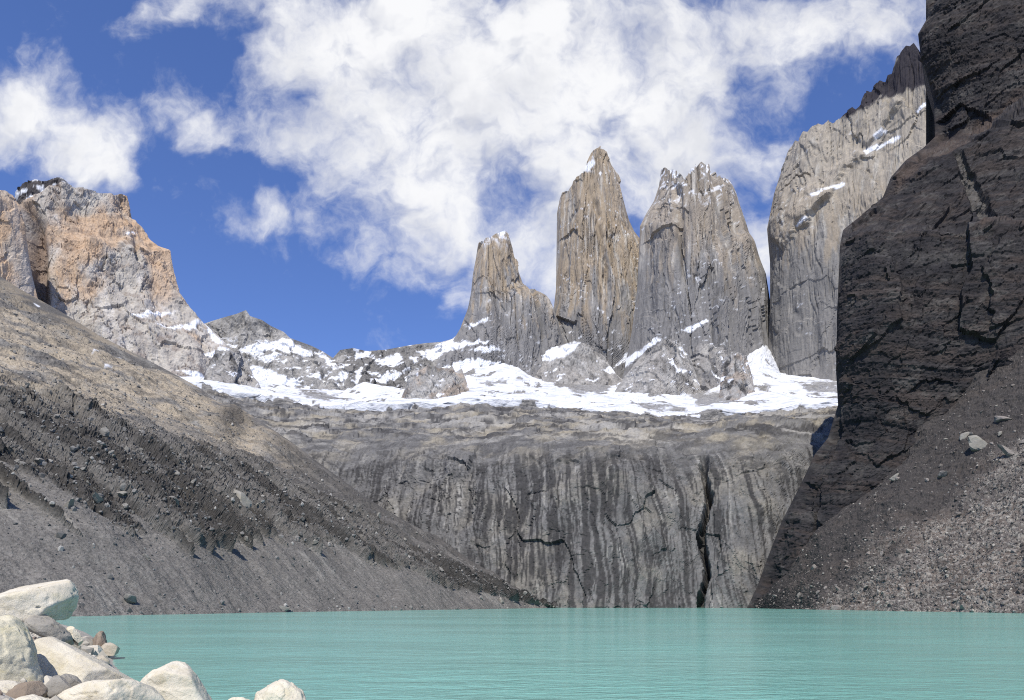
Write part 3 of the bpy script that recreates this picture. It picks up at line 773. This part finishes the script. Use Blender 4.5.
m = Tower([(738, 622), (747, 608), (757, 587), (766, 562), (782, 521), (799, 488), (815, 454), (828, 438), (838, 405), (836, 371), (837, 314), (840, 246), (843, 230), (863, 214), (883, 197), (891, 177), (906, 160),
           (923, 148), (935, 137), (934, 103), (928, 80), (920, 51), (918, 34), (928, 17), (926, 6), (926, -60)],
          [(1320, 640), (1320, 300), (1320, -160)], [(926, -60), (1000, -90), (1100, -110), (1200, -150), (1320, -160)], 530, 540, 45, RES, bp=6, depth=cliff_depth)
X = m.X3
lay = X[2] + 0.30 * X[0] + 12 * fbm(X, 120, 3, 0.5, 3.0)
UC = X[0] - 0.7 * X[1]; ZC = X[2] - 0.22 * UC
m.push((10 * fbm(X, (80, 80, 120), 3, 0.5, 101.0) + 7.0 * facets(UC, ZC, 64, 1.5, 101, 0.8) + 2.8 * facets(UC, ZC, 26, 0.8, 102, 0.8) + 1.1 * facets(UC, ZC, 9, 0.8, 103)
        + 0.5 * facets(UC, ZC, 3.5, 0.6, 104) + 1.1 * fbm((X[0] * 0.01 + 1, X[1] * 0.01 + 2, lay), 7, 4, 0.65, 105.0) + 0.7 * fbm(X, (4, 4, 4), 4, 0.62, 107.0)) * sstep(0, 0.015, m.U))
led = sstep(-3, 3, inside(m.px, m.py, [(884, 198), (906, 162), (935, 139), (975, 118), (1030, 92), (1030, 100), (985, 124), (940, 152), (910, 176)]) + 5 * fbm(X, 16, 4, 0.6, 3.0))
led2 = sstep(-2, 2, inside(m.px, m.py, [(974, 228), (1000, 221), (1060, 219), (1060, 226), (1000, 228), (980, 231)]) + 4 * fbm(X, 14, 4, 0.6, 5.0))
slab = sstep(-1, 1.5, inside(m.px, m.py, [(952, 146), (962, 146), (978, 172), (998, 218), (980, 226), (968, 186)]) + 3 * fbm(X, 14, 4, 0.6, 6.0))
m.push(-5 * slab)
wm = np.maximum(np.maximum(led, led2) * 0.75, 0.35 * sstep(0.2, 0.5, fbm(X, (50, 50, 14), 5, 0.6, 8.0)))
lt = np.maximum(slab * 0.6, 0.35 * sstep(0.30, 0.5, fbm(X, (16, 16, 8), 6, 0.7, 9.0)))
dk = 0.6 * sstep(-0.05, 0.4, fbm(X, (30, 30, 50), 5, 0.6, 10.0))
beds = fbm((X[0] * 0.02, X[1] * 0.02, lay), 9, 5, 0.65, 12.0)
wm = np.maximum(wm, 0.35 * sstep(0.0, 0.45, beds)); lt = np.maximum(lt, 0.22 * sstep(0.2, 0.6, -beds))
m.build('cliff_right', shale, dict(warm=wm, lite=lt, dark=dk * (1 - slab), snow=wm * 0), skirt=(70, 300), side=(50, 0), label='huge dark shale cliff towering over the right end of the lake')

# ---- talus below it
shoreR = [(752, 609, 520), (775, 609.2, 470), (820, 610, 400), (900, 611.5, 330), (1024, 613.4, 262), (1150, 617, 195), (1330, 622, 140)]
shoreR = [(a, HY + (EYE + 1.0) * F / c, c) for a, b_, c in shoreR]
rows = [shoreR,
        [(754, 607, 523), (778, 596, 480), (820, 578, 430), (900, 555, 375), (1024, 520, 325), (1150, 480, 270), (1330, 430, 210)],
        [(757, 603, 527), (790, 572, 510), (820, 540, 478), (900, 484, 440), (1024, 404, 408), (1150, 350, 360), (1330, 270, 290)],
        [(760, 600, 533), (797, 553, 530), (830, 512, 520), (880, 474, 510), (925, 418, 500), (968, 366, 492), (1024, 302, 480), (1150, 200, 440), (1330, 90, 390)]]
m = Loft(rows, 620, 330)
X = m.X3
fade = sstep(0.0, 0.06, 1 - m.V)
vR = (X[0], X[1], X[2])
m.push(4 * fbm(X, 60, 4, 0.5, 111.0) * sstep(0, 0.1, m.V) + 1.6 * fbm(X, (9, 9, 9), 4, 0.55, 113.0) + 0.7 * fbm(X, (2.6, 2.6, 2.6), 5, 0.65, 115.0))
m.push(14 * sstep(0.82, 1.0, m.V) * (ridged(X, (40, 40, 60), 3, 0.5, 117.0) - 0.6))
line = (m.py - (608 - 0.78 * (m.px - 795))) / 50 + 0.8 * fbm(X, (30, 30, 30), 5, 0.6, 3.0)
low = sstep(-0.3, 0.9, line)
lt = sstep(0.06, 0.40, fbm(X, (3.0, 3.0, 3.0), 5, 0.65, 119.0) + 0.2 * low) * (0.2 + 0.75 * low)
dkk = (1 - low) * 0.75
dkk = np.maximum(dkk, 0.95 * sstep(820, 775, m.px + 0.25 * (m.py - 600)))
dkk = np.maximum(dkk, 0.45 * sstep(0.1, 0.4, fbm(X, (30, 30, 10), 5, 0.6, 7.0)))
wm = sstep(-0.1, 0.35, fbm(X, (60, 60, 16), 5, 0.6, 9.0)) * 0.7
RIGHT = m
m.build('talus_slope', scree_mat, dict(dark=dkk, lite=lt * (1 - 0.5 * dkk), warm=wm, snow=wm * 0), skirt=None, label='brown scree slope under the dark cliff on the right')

# ---- lake
water, g, b = material('glacial_water')
tcn = g.n.new('ShaderNodeTexCoord'); p = tcn.outputs['Object']
big = g.noise(g.scale3(p, (1 / 130, 1 / 60, 1)), 1.0, 4, 0.5)
c = g.mix(g.ramp(big, 0.3, 0.7), (0.185, 0.430, 0.355), (0.225, 0.470, 0.390))
g.l.new(c, b.inputs['Base Color'])
b.inputs['Roughness'].default_value = 0.12
b.inputs['IOR'].default_value = 1.33
w1 = g.noise(g.scale3(p, (1 / 0.9, 1 / 0.45, 1)), 1.0, 4, 0.6, 0.3)
w2 = g.noise(g.scale3(p, (1 / 5.0, 1 / 1.8, 1)), 1.0, 3, 0.55, 0.3)
wind = g.ramp(g.noise(g.scale3(p, (1 / 45, 1 / 22, 1)), 1.0, 4, 0.55), 0.35, 0.65, 0.45, 1.25)
h = g.math('MULTIPLY', g.math('ADD', g.math('MULTIPLY', w1, 0.16), g.math('MULTIPLY', w2, 0.24)), wind)
bp = g.n.new('ShaderNodeBump'); bp.inputs['Strength'].default_value = 1.0; bp.inputs['Distance'].default_value = 1.0
g.l.new(h, bp.inputs['Height']); g.l.new(bp.outputs[0], b.inputs['Normal'])
lx = np.array([-700, 0, 700.0]); ly = np.array([-80, 200, 760.0])
LX, LY = np.meshgrid(lx, ly)
grid_mesh('lake', np.stack([LX, LY, LX * 0], -1), water, smooth=True)

# ground sheet under everything, far beyond the peaks
gl_ = np.linspace(-1, 1, 9) * 9000
GX, GY = np.meshgrid(gl_, gl_)
grid_mesh('ground', np.stack([GX, GY, GX * 0 - 6.0], -1), moraine, {k: GX * 0 for k in ('warm', 'dark', 'lite', 'snow')})

# ================================================================ objects
# ---- the stony shore on which the photographer stands
def shore_z(x, y):
    d = (x + 9) * -0.842 + (y - 18) * -0.54
    return np.where(d > 0, 3.0 * (1 - np.exp(-d / 4.0)), d * 0.35)


gx_, gy_ = np.meshgrid(np.linspace(-110, 60, 340), np.linspace(-40, 75, 240))
zz = shore_z(gx_, gy_) + 0.12 * fbm((gx_, gy_, gx_ * 0), 1.4, 4, 0.6, 3.0)
zz = np.maximum(zz, -4.0)
pale = rock('pale_gravel', (0.46, 0.42, 0.35), (0.34, 0.31, 0.26), s=0.8, stretch=1, bump=0.03, fine=0.12, use=())
grid_mesh('shore', np.stack([gx_, gy_, zz], -1), pale, smooth=True)

import bmesh


def ico(sub):
    bm = bmesh.new(); bmesh.ops.create_icosphere(bm, subdivisions=sub, radius=1.0)
    v = np.array([x.co[:] for x in bm.verts]); f = np.array([[x.index for x in q.verts] for q in bm.faces]); bm.free()
    return v, f


ICO = {k: ico(k) for k in (1, 2, 3, 4, 6)}


def tri_mesh(name, v, f, mat, smooth=True):
    me = bpy.data.meshes.new(name)
    me.vertices.add(len(v)); me.vertices.foreach_set('co', v.reshape(-1).astype(np.float32))
    me.loops.add(f.size); me.polygons.add(len(f))
    me.loops.foreach_set('vertex_index', f.reshape(-1).astype(np.int32))
    me.polygons.foreach_set('loop_start', (np.arange(len(f)) * 3).astype(np.int32))
    me.polygons.foreach_set('use_smooth', np.full(len(f), smooth))
    me.update(calc_edges=True); me.materials.append(mat)
    return me


def rock_shape(dirs, nrm, h, p=70):
    q = np.maximum(dirs @ nrm.T / h[None], 1e-4)
    return (q ** p).sum(1) ** (-1 / p)


def place(name, me, loc, label, cat='boulder', group=None, rot=(0, 0, 0), scale=(1, 1, 1)):
    o = bpy.data.objects.new(name, me); COL.objects.link(o)
    o.location = loc; o.rotation_euler = rot; o.scale = scale
    o['label'] = label; o['category'] = cat
    if group: o['group'] = group
    return o


def stone_mat(name, ca, cb, lichen, dark=(0.12, 0.105, 0.085), lich=0.5, rough=0.02):
    m, g, b = material(name)
    tc = g.n.new('ShaderNodeTexCoord'); p = tc.outputs['Object']
    n1 = g.noise(p, 1.1, 8, 0.6, 0.3); n2 = g.noise(p, 14, 8, 0.65); n3 = g.noise(p, 60, 4, 0.7)
    n4 = g.noise(g.vmath('ADD', p, (7, 3, 1)), 1.6, 9, 0.68, 0.5)
    c = g.mix(g.ramp(n1, 0.35, 0.65), ca, cb)
    c = g.mix(g.math('MULTIPLY', g.ramp(n4, 0.48, 0.68), lich), c, lichen)
    sp = g.ramp(n2, 0.58, 0.72)
    c = g.mix(g.math('MULTIPLY', sp, 0.42), c, dark)
    c = g.mix(g.math('MULTIPLY', g.ramp(n3, 0.56, 0.68), 0.45), c, dark)
    g.l.new(c, b.inputs['Base Color']); b.inputs['Roughness'].default_value = 0.9; b.inputs['Specular IOR Level'].default_value = 0.25
    bp = g.n.new('ShaderNodeBump'); bp.inputs['Distance'].default_value = rough * 2; bp.inputs['Strength'].default_value = 0.8
    g.l.new(g.math('ADD', n2, g.math('MULTIPLY', n3, 0.4)), bp.inputs['Height']); g.l.new(bp.outputs[0], b.inputs['Normal'])
    return m


white_stone = stone_mat('white_stone', (0.70, 0.64, 0.51), (0.60, 0.54, 0.42), (0.58, 0.50, 0.31))
lichen_stone = stone_mat('lichen_stone', (0.68, 0.62, 0.46), (0.58, 0.525, 0.375), (0.56, 0.49, 0.27), lich=0.8)
tan_stone = stone_mat('tan_stone', (0.50, 0.44, 0.34), (0.41, 0.36, 0.27), (0.46, 0.40, 0.26))
brown_stone = stone_mat('brown_stone', (0.30, 0.235, 0.17), (0.21, 0.165, 0.125), (0.40, 0.35, 0.26))
grey_stone = stone_mat('grey_stone', (0.34, 0.315, 0.265), (0.24, 0.22, 0.185), (0.40, 0.37, 0.28))


def boulder(name, outline, Y, depth, mat, label, seed, cuts=(), noise=0.022, group=None, cracks=0.0, tilt=0.28, front=None, sub=6, chip=(0.86, 1.0)):
    """a faceted block whose silhouette from the shore follows the outline; outline is convex, in picture coordinates at distance Y"""
    rs = np.random.default_rng(seed)
    pts = np.array(outline, float)
    w = world(pts[:, 0], pts[:, 1], np.full(len(pts), float(Y)))
    c = w.mean(0)
    nh = c[:2] / np.linalg.norm(c[:2])                                             # the block's face is square to the view along the shore
    dr = (w - [0, 0, EYE]) / w[:, 1:2]
    w = [0, 0, EYE] + dr * ((c[:2] @ nh) / (dr[:, :2] @ nh))[:, None]
    q = np.stack([(w - c)[:, :2] @ np.array([nh[1], -nh[0]]), w[:, 2] - c[2]], -1)
    ar = 0.5 * np.sum(q[:, 0] * np.roll(q[:, 1], -1) - q[:, 1] * np.roll(q[:, 0], -1))
    if ar < 0: q = q[::-1]
    N_, H_ = [], []
    for i in range(len(q)):
        a, b = q[i], q[(i + 1) % len(q)]
        e = b - a; n = np.array([e[1], -e[0]]); L = np.linalg.norm(n)
        if L < 1e-6: continue
        n /= L
        v = np.array([n[0], rs.uniform(-tilt, tilt), n[1]]); l = np.linalg.norm(v)
        N_.append(v / l); H_.append(max(n @ a, 0.02) / l)
    size = np.sqrt(abs(ar))
    for k in range(9):
        s_ = -1 if k < 5 else 1
        v = np.array([rs.uniform(-0.6, 0.6), s_, rs.uniform(-0.08, 0.8)])
        if front is not None and k == 0: v = np.array(front, float)
        v /= np.linalg.norm(v); N_.append(v); H_.append(depth * rs.uniform(0.75, 1.1) * (0.5 + 0.5 * abs(v[1])))
    for (v, h) in cuts:
        v = np.array(v, float); v /= np.linalg.norm(v); N_.append(v); H_.append(h * size)
    d, f = ICO[sub]
    H_ = np.array(H_)
    v = rs.normal(size=(40, 3)); v /= np.linalg.norm(v, axis=1)[:, None]              # knocked-off corners
    sup = ((d * rock_shape(d, np.array(N_), H_)[:, None]) @ v.T).max(0)
    N_ = np.concatenate([np.array(N_), v]); H_ = np.concatenate([H_, sup * rs.uniform(*chip, 40)])
    P = d * rock_shape(d, N_, H_)[:, None]
    X = (P[:, 0] + seed * 3.1, P[:, 1], P[:, 2])
    k = noise * size * (fbm(X, size * 0.5, 5, 0.55, seed) + 0.5 * (ridged(X, size * 0.35, 4, 0.6, seed + 2) - 0.6)) + 0.007 * size * fbm(X, size * 0.07, 5, 0.6, seed + 4) + noise * 0.6 * size * facets(P[:, 0] + 0.4 * P[:, 1], P[:, 2] - 0.3 * P[:, 1], size * 0.22, 0.8, seed, 0.8)
    if cracks:
        k = k - cracks * size * sstep(0.035, 0.0, np.abs(fbm(X, (size * 0.9, size * 0.9, size * 0.5), 3, 0.5, seed + 6)))
    P = P + d * k[:, None]
    me = tri_mesh(name, P, f, mat)
    return place(name, me, c, label, group=group, rot=(0, 0, math.atan2(-nh[0], nh[1])))


G = 'boulders piled on the shore'
boulder('boulder', [(-70, 624), (-60, 604), (0, 593), (25, 583), (46, 574), (60, 573.5), (76, 584), (79, 594), (76, 610), (61, 624), (40, 624), (0, 622)], 26, 1.5, white_stone,
        'big white wedge-shaped block on top of the boulder pile, its end overhanging the water', 1, cuts=[((0.66, -0.50, -0.56), 0.52)], cracks=0.05, group=G, front=(0.05, -0.6, 0.8), chip=(0.93, 1.02), tilt=0.1)
boulder('boulder', [(22, 622), (34, 616), (50, 617), (60, 624), (72, 635), (76, 641), (69, 647), (52, 641), (36, 635), (26, 628)], 25, 0.9, grey_stone,
        'grey angular block wedged under the end of the big white wedge', 2, group=G, noise=0.032, cracks=0.06)
boulder('boulder', [(66, 629), (73, 626), (79, 633), (83, 642), (79, 646), (71, 639)], 26, 0.3, white_stone, 'small white block leaning on the grey angular block', 3, group=G, noise=0.032)
boulder('boulder', [(-70, 640), (-40, 618), (0, 613), (12, 616), (25, 625), (36, 641), (43, 660), (46, 678), (40, 696), (-60, 720)], 20, 1.3, lichen_stone,
        'large upright pale boulder at the edge of the picture, under the big wedge', 4, cuts=[((0.75, -0.6, 0.2), 0.42)], group=G, noise=0.032)
boulder('boulder', [(30, 640), (40, 636), (56, 638), (78, 650), (106, 664), (132, 677), (150, 690), (120, 730), (40, 730), (30, 690)], 22.5, 1.4, white_stone,
        'long smooth white slab sloping down towards the lake', 5, group=G, noise=0.010, front=(0.12, -0.5, 0.8), tilt=0.05, chip=(0.95, 1.05))
boulder('boulder', [(55, 696), (68, 688), (90, 681), (128, 679), (148, 683), (165, 696), (172, 712), (150, 740), (60, 740)], 18.5, 1.1, white_stone,
        'low white slab at the bottom edge, in front of the long sloping slab', 6, group=G, noise=0.03, cracks=0.03)
boulder('boulder', [(140, 684), (148, 675), (160, 667), (175, 661), (180, 661.5), (192, 666), (200, 678), (208, 692), (218, 706), (222, 740), (136, 740)], 22, 1.3, white_stone,
        'tall peaked cream boulder at the water, largest one right of the low slab', 7, cuts=[((-0.6, -0.35, 0.72), 0.50)], group=G, noise=0.022)
boulder('boulder', [(252, 706), (258, 692), (268, 686), (280, 679.5), (286, 679.5), (297, 686), (306, 693), (310, 706), (312, 745), (250, 745)], 23.5, 1.0, tan_stone if False else white_stone,
        'lone cream boulder standing in the lake, farthest out from the pile', 8, group=G, noise=0.03)
boulder('boulder', [(226, 702), (232, 697.5), (242, 697), (252, 701), (256, 712), (250, 730), (224, 730)], 23, 0.5, white_stone, 'small white stone barely showing between the peaked boulder and the lone boulder', 9, group=G)
boulder('boulder', [(2, 697), (10, 690), (22, 683), (38, 681), (46, 685), (48, 692), (40, 700), (12, 706)], 17, 0.5, brown_stone, 'reddish brown stone lying at the foot of the large upright boulder', 10, group=G, noise=0.032)
boulder('boulder', [(-40, 700), (-20, 687), (4, 684.5), (20, 686), (24, 692), (10, 712), (-40, 730)], 17.4, 0.7, white_stone, 'flat white stone in the bottom corner behind the brown stone', 11, group=G)
boulder('boulder', [(10, 706), (22, 697), (38, 694), (52, 699), (58, 715), (50, 735), (10, 735)], 16, 0.5, white_stone, 'pale stone cut by the bottom edge in front of the brown stone', 12, group=G, noise=0.032)
boulder('boulder', [(46, 686), (52, 677), (60, 676), (68, 682), (72, 689), (64, 698), (50, 697)], 18.2, 0.35, grey_stone, 'small grey stone in the dark gap between upright boulder and low slab', 13, group=G, noise=0.032)
boulder('boulder', [(56, 678), (64, 674), (76, 677), (83, 684), (76, 688), (62, 686)], 18.8, 0.3, grey_stone, 'thin grey flake on the long slab above the low slab', 15, group=G, noise=0.032)
boulder('boulder', [(92, 647), (95, 636), (99, 630.5), (102, 631), (106, 638), (108, 648), (100, 651)], 50, 0.9, brown_stone, 'small brown pinnacle stone standing at the water edge', 16, group=G, noise=0.032)
boulder('boulder', [(100, 650), (106, 644), (113, 643), (120, 648), (118, 653), (104, 655)], 49, 0.9, tan_stone, 'low tan stone in the water beside the brown pinnacle', 17, group=G)
boulder('boulder', [(74, 658), (78, 648), (88, 645.5), (98, 647), (104, 655), (98, 661), (84, 663)], 44, 1.4, white_stone, 'flat white stone at the water edge below the brown pinnacle', 18, group=G, noise=0.032)
boulder('boulder', [(92, 663), (97, 657.5), (104, 656), (110, 660), (107, 665), (98, 667)], 40, 0.5, tan_stone, 'small orange-tan stone touching the water below the flat white stone', 19, group=G)
boulder('boulder', [(78, 648), (80, 640), (86, 637), (93, 640), (95, 648), (88, 652)], 50, 0.9, grey_stone, 'dull grey stone between the white block and the brown pinnacle', 20, group=G)
boulder('boulder', [(66, 650), (70, 643), (76, 641), (81, 647), (80, 654), (70, 656)], 30, 0.4, tan_stone, 'small tan stone in the crack between grey block and long slab', 21, group=G)

# ---- boulders on the two slopes, and the rubble between them
def variant(seed, mat, sub=3):
    rs = np.random.default_rng(seed)
    n = rs.normal(size=(13, 3)); n /= np.linalg.norm(n, axis=1)[:, None]
    d, f = ICO[sub]
    P = d * rock_shape(d, n, rs.uniform(0.6, 1.0, 13), 30)[:, None]
    P = P * (1 + 0.06 * fbm((d[:, 0] + seed, d[:, 1], d[:, 2]), 0.5, 3, 0.6, seed))[:, None]
    return tri_mesh('slope_boulder', P, f, mat, smooth=False)


mor_stone = stone_mat('moraine_stone', (0.26, 0.245, 0.215), (0.18, 0.17, 0.15), (0.32, 0.295, 0.24), rough=0.1)
tal_stone = stone_mat('talus_stone', (0.27, 0.24, 0.21), (0.18, 0.16, 0.145), (0.33, 0.30, 0.25), rough=0.1)
pale_stone = stone_mat('pale_slope_stone', (0.29, 0.27, 0.23), (0.23, 0.215, 0.185), (0.31, 0.28, 0.21), rough=0.1)


def near(m, px, py):
    i = np.argmin((m.px - px) ** 2 + (m.py - py) ** 2)
    return m.P.reshape(-1, 3)[i]


def scatter(m, n, weight, smin, smax, power, seed):
    rs = np.random.default_rng(seed)
    Pg = m.P
    area = np.linalg.norm(np.cross(np.gradient(Pg, axis=1), np.gradient(Pg, axis=0)), axis=-1)
    w = (area * weight).reshape(-1); w = np.where((Pg[..., 2].reshape(-1) > 0.05), w, 0)
    i = rs.choice(len(w), n, replace=False, p=w / w.sum())
    s_ = smin * (1 - rs.random(n) * (1 - (smin / smax) ** power)) ** (-1 / power)
    return Pg.reshape(-1, 3)[i], s_, rs


def rubble(name, m, n, weight, smin, smax, power, seed, mat, label):
    P, s_, rs = scatter(m, n, weight, smin, smax, power, seed)
    v0, f0 = ICO[1]
    V = v0[None] * (1 + 0.35 * rs.uniform(-1, 1, (n, len(v0), 1)))
    V = V * rs.uniform(0.55, 1.2, (n, 1, 3))
    a = rs.uniform(0, 6.28, n); ca, sa = np.cos(a), np.sin(a)
    R = np.zeros((n, 3, 3)); R[:, 0, 0] = ca; R[:, 0, 1] = -sa; R[:, 1, 0] = sa; R[:, 1, 1] = ca; R[:, 2, 2] = 1
    V = np.einsum('nij,nvj->nvi', R, V) * s_[:, None, None] + P[:, None] + np.array([0, 0, 0.15]) * s_[:, None, None]
    Fc = (f0[None] + (np.arange(n) * len(v0))[:, None, None]).reshape(-1, 3)
    me = tri_mesh(name, V.reshape(-1, 3), Fc, mat, smooth=False)
    o = bpy.data.objects.new(name, me); COL.objects.link(o); o['kind'] = 'stuff'; o['label'] = label
    return o


def flat_rubble(name, ca, cb, cc):
    m, g, b = material(name)
    ge = g.n.new('ShaderNodeNewGeometry')
    c = g.mix(g.ramp(ge.outputs['Random Per Island'], 0.2, 0.8), ca, cb)
    c = g.mix(g.ramp(ge.outputs['Random Per Island'], 0.86, 0.97), c, cc)
    g.l.new(c, b.inputs['Base Color']); b.inputs['Roughness'].default_value = 0.95; b.inputs['Specular IOR Level'].default_value = 0.2
    return m


lw = (0.35 + 1.2 * sstep(0.28, 0.4, LEFT.V) * sstep(0.8, 0.6, LEFT.V)) * sstep(0.995, 0.96, LEFT.V) * (LEFT.px > -30) + 1.5 * sstep(0.06, 0.02, LEFT.V)
rubble('moraine_rubble', LEFT, 20000, lw, 0.18, 1.5, 1.8, 5, flat_rubble('moraine_rubble_mat', (0.13, 0.125, 0.115), (0.20, 0.19, 0.175), (0.36, 0.345, 0.31)), 'loose stones scattered over the grey moraine slope')
rw_ = (0.12 + 1.6 * low) * sstep(0.98, 0.9, RIGHT.V) * (RIGHT.px < 1060)
rubble('talus_rubble', RIGHT, 16000, rw_, 0.20, 1.3, 2.0, 6, flat_rubble('talus_rubble_mat', (0.105, 0.092, 0.082), (0.20, 0.18, 0.158), (0.38, 0.35, 0.30)), 'broken stones covering the brown scree slope')

vl = [variant(200 + k, mor_stone) for k in range(5)]
vr = [variant(220 + k, tal_stone) for k in range(5)]
vp = [variant(240 + k, pale_stone) for k in range(4)]


def slope_boulder(m, px, py, width, label, var, k, squash=(1, 1, 0.8), group=None, tiltx=0.0, tilty=0.0):
    p = near(m, px, py)
    s_ = width / F * p[1] * 0.60
    return place('boulder', var[k % len(var)], (p[0], p[1], p[2] + 0.25 * s_), label, group=group, rot=(tiltx, tilty, k * 1.7), scale=(s_ * squash[0], s_ * squash[1], s_ * squash[2]))


slope_boulder(LEFT, 239, 511, 19, 'largest pale boulder halfway up the dark moraine slope', vp, 0, (1, 1, 1.05))
slope_boulder(LEFT, 131, 602, 17, 'flat grey boulder near the water, tilted down the lower scree', vl, 1, (1.2, 0.7, 0.42), tilty=0.5)
slope_boulder(LEFT, 96, 507, 12, 'slim pale slab lying across the dark gullies above the scree', vp, 1, (1.2, 0.7, 0.45), tilty=0.5)
slope_boulder(LEFT, 67, 510, 9, 'small pale slab at the top edge of the lower scree', vp, 2, (1.1, 0.7, 0.5), tilty=0.6)
slope_boulder(LEFT, 221, 491, 10, 'pale boulder uphill and left of the largest pale one on the moraine', vp, 3)
slope_boulder(LEFT, 198, 515, 10, 'pale boulder downhill and left of the largest pale one on the moraine', vp, 1)
slope_boulder(LEFT, 166, 512, 9, 'rounded grey boulder in the middle of the dark gully band', vl, 2)
slope_boulder(LEFT, 40, 461, 9, 'grey boulder perched high on the dark gullies at the far end of the slope', vl, 3, (1.2, 0.8, 0.6))
slope_boulder(LEFT, 284, 610, 7, 'small dark rock right at the waterline of the moraine', vl, 4, (1.2, 0.9, 0.8))
slope_boulder(RIGHT, 979, 447, 15, 'tall pale boulder standing on the upper scree, largest on that slope', vp, 0, (1.0, 0.8, 1.1), tilty=-0.5)
slope_boulder(RIGHT, 964, 439, 7, 'little white boulder just uphill of the tall pale one', vp, 2)
slope_boulder(RIGHT, 999, 421, 10, 'broad grey boulder near the top of the scree, under the cliff', vr, 1, (1.2, 0.9, 0.75))
slope_boulder(RIGHT, 1011, 456, 9, 'flat brown boulder at the picture edge below the tall pale one', vr, 2, (1.3, 0.8, 0.6), tilty=-0.5)
slope_boulder(RIGHT, 941, 474, 8, 'brown boulder downhill of the tall pale one', vr, 3)
slope_boulder(RIGHT, 895, 480, 7, 'small pale boulder at the foot of the dark cliff', vp, 3)

GL, GRR = 'boulders strewn over the moraine slope', 'boulders strewn over the scree slope'
P, s_, rs = scatter(LEFT, 110, (0.25 + 1.5 * sstep(0.28, 0.4, LEFT.V) * sstep(0.8, 0.6, LEFT.V)) * sstep(0.97, 0.92, LEFT.V) * (LEFT.px > 5), 0.9, 2.6, 2.2, 15)
for k in range(len(P)):
    place('boulder', vl[k % 5] if k % 3 else vp[k % 4], P[k] + [0, 0, 0.2 * s_[k]], 'one of the many small grey boulders strewn over the moraine slope', group=GL, rot=tuple(rs.uniform(0, 6.28, 3)),
          scale=tuple(s_[k] * rs.uniform(0.6, 1.1, 3)))
P, s_, rs = scatter(RIGHT, 120, (0.3 + 1.5 * sstep(0.6, 0.05, RIGHT.V)) * sstep(0.97, 0.9, RIGHT.V) * (RIGHT.px < 1035), 0.8, 2.4, 2.2, 16)
for k in range(len(P)):
    place('boulder', vr[k % 5] if k % 6 else vp[k % 4], P[k] + [0, 0, 0.2 * s_[k]], 'one of the many small brown boulders strewn over the scree slope', group=GRR, rot=tuple(rs.uniform(0, 6.28, 3)),
          scale=tuple(s_[k] * rs.uniform(0.6, 1.1, 3)))


# ---- grit and cobbles between the big boulders of the shore
class Beach:
    pass


BEACH = Beach(); BEACH.P = np.stack([gx_, gy_, zz], -1)
bd = (gx_ + 9) * -0.842 + (gy_ - 18) * -0.54
bw = sstep(0.1, 0.5, bd) * sstep(14, 6, bd) * (gy_ > 4) * (gy_ < 60)
rubble('shore_cobbles', BEACH, 2600, bw, 0.07, 0.5, 1.6, 8, flat_rubble('shore_cobble_mat', (0.36, 0.33, 0.27), (0.52, 0.48, 0.40), (0.24, 0.19, 0.15)), 'pale cobbles and grit between the boulders of the shore')
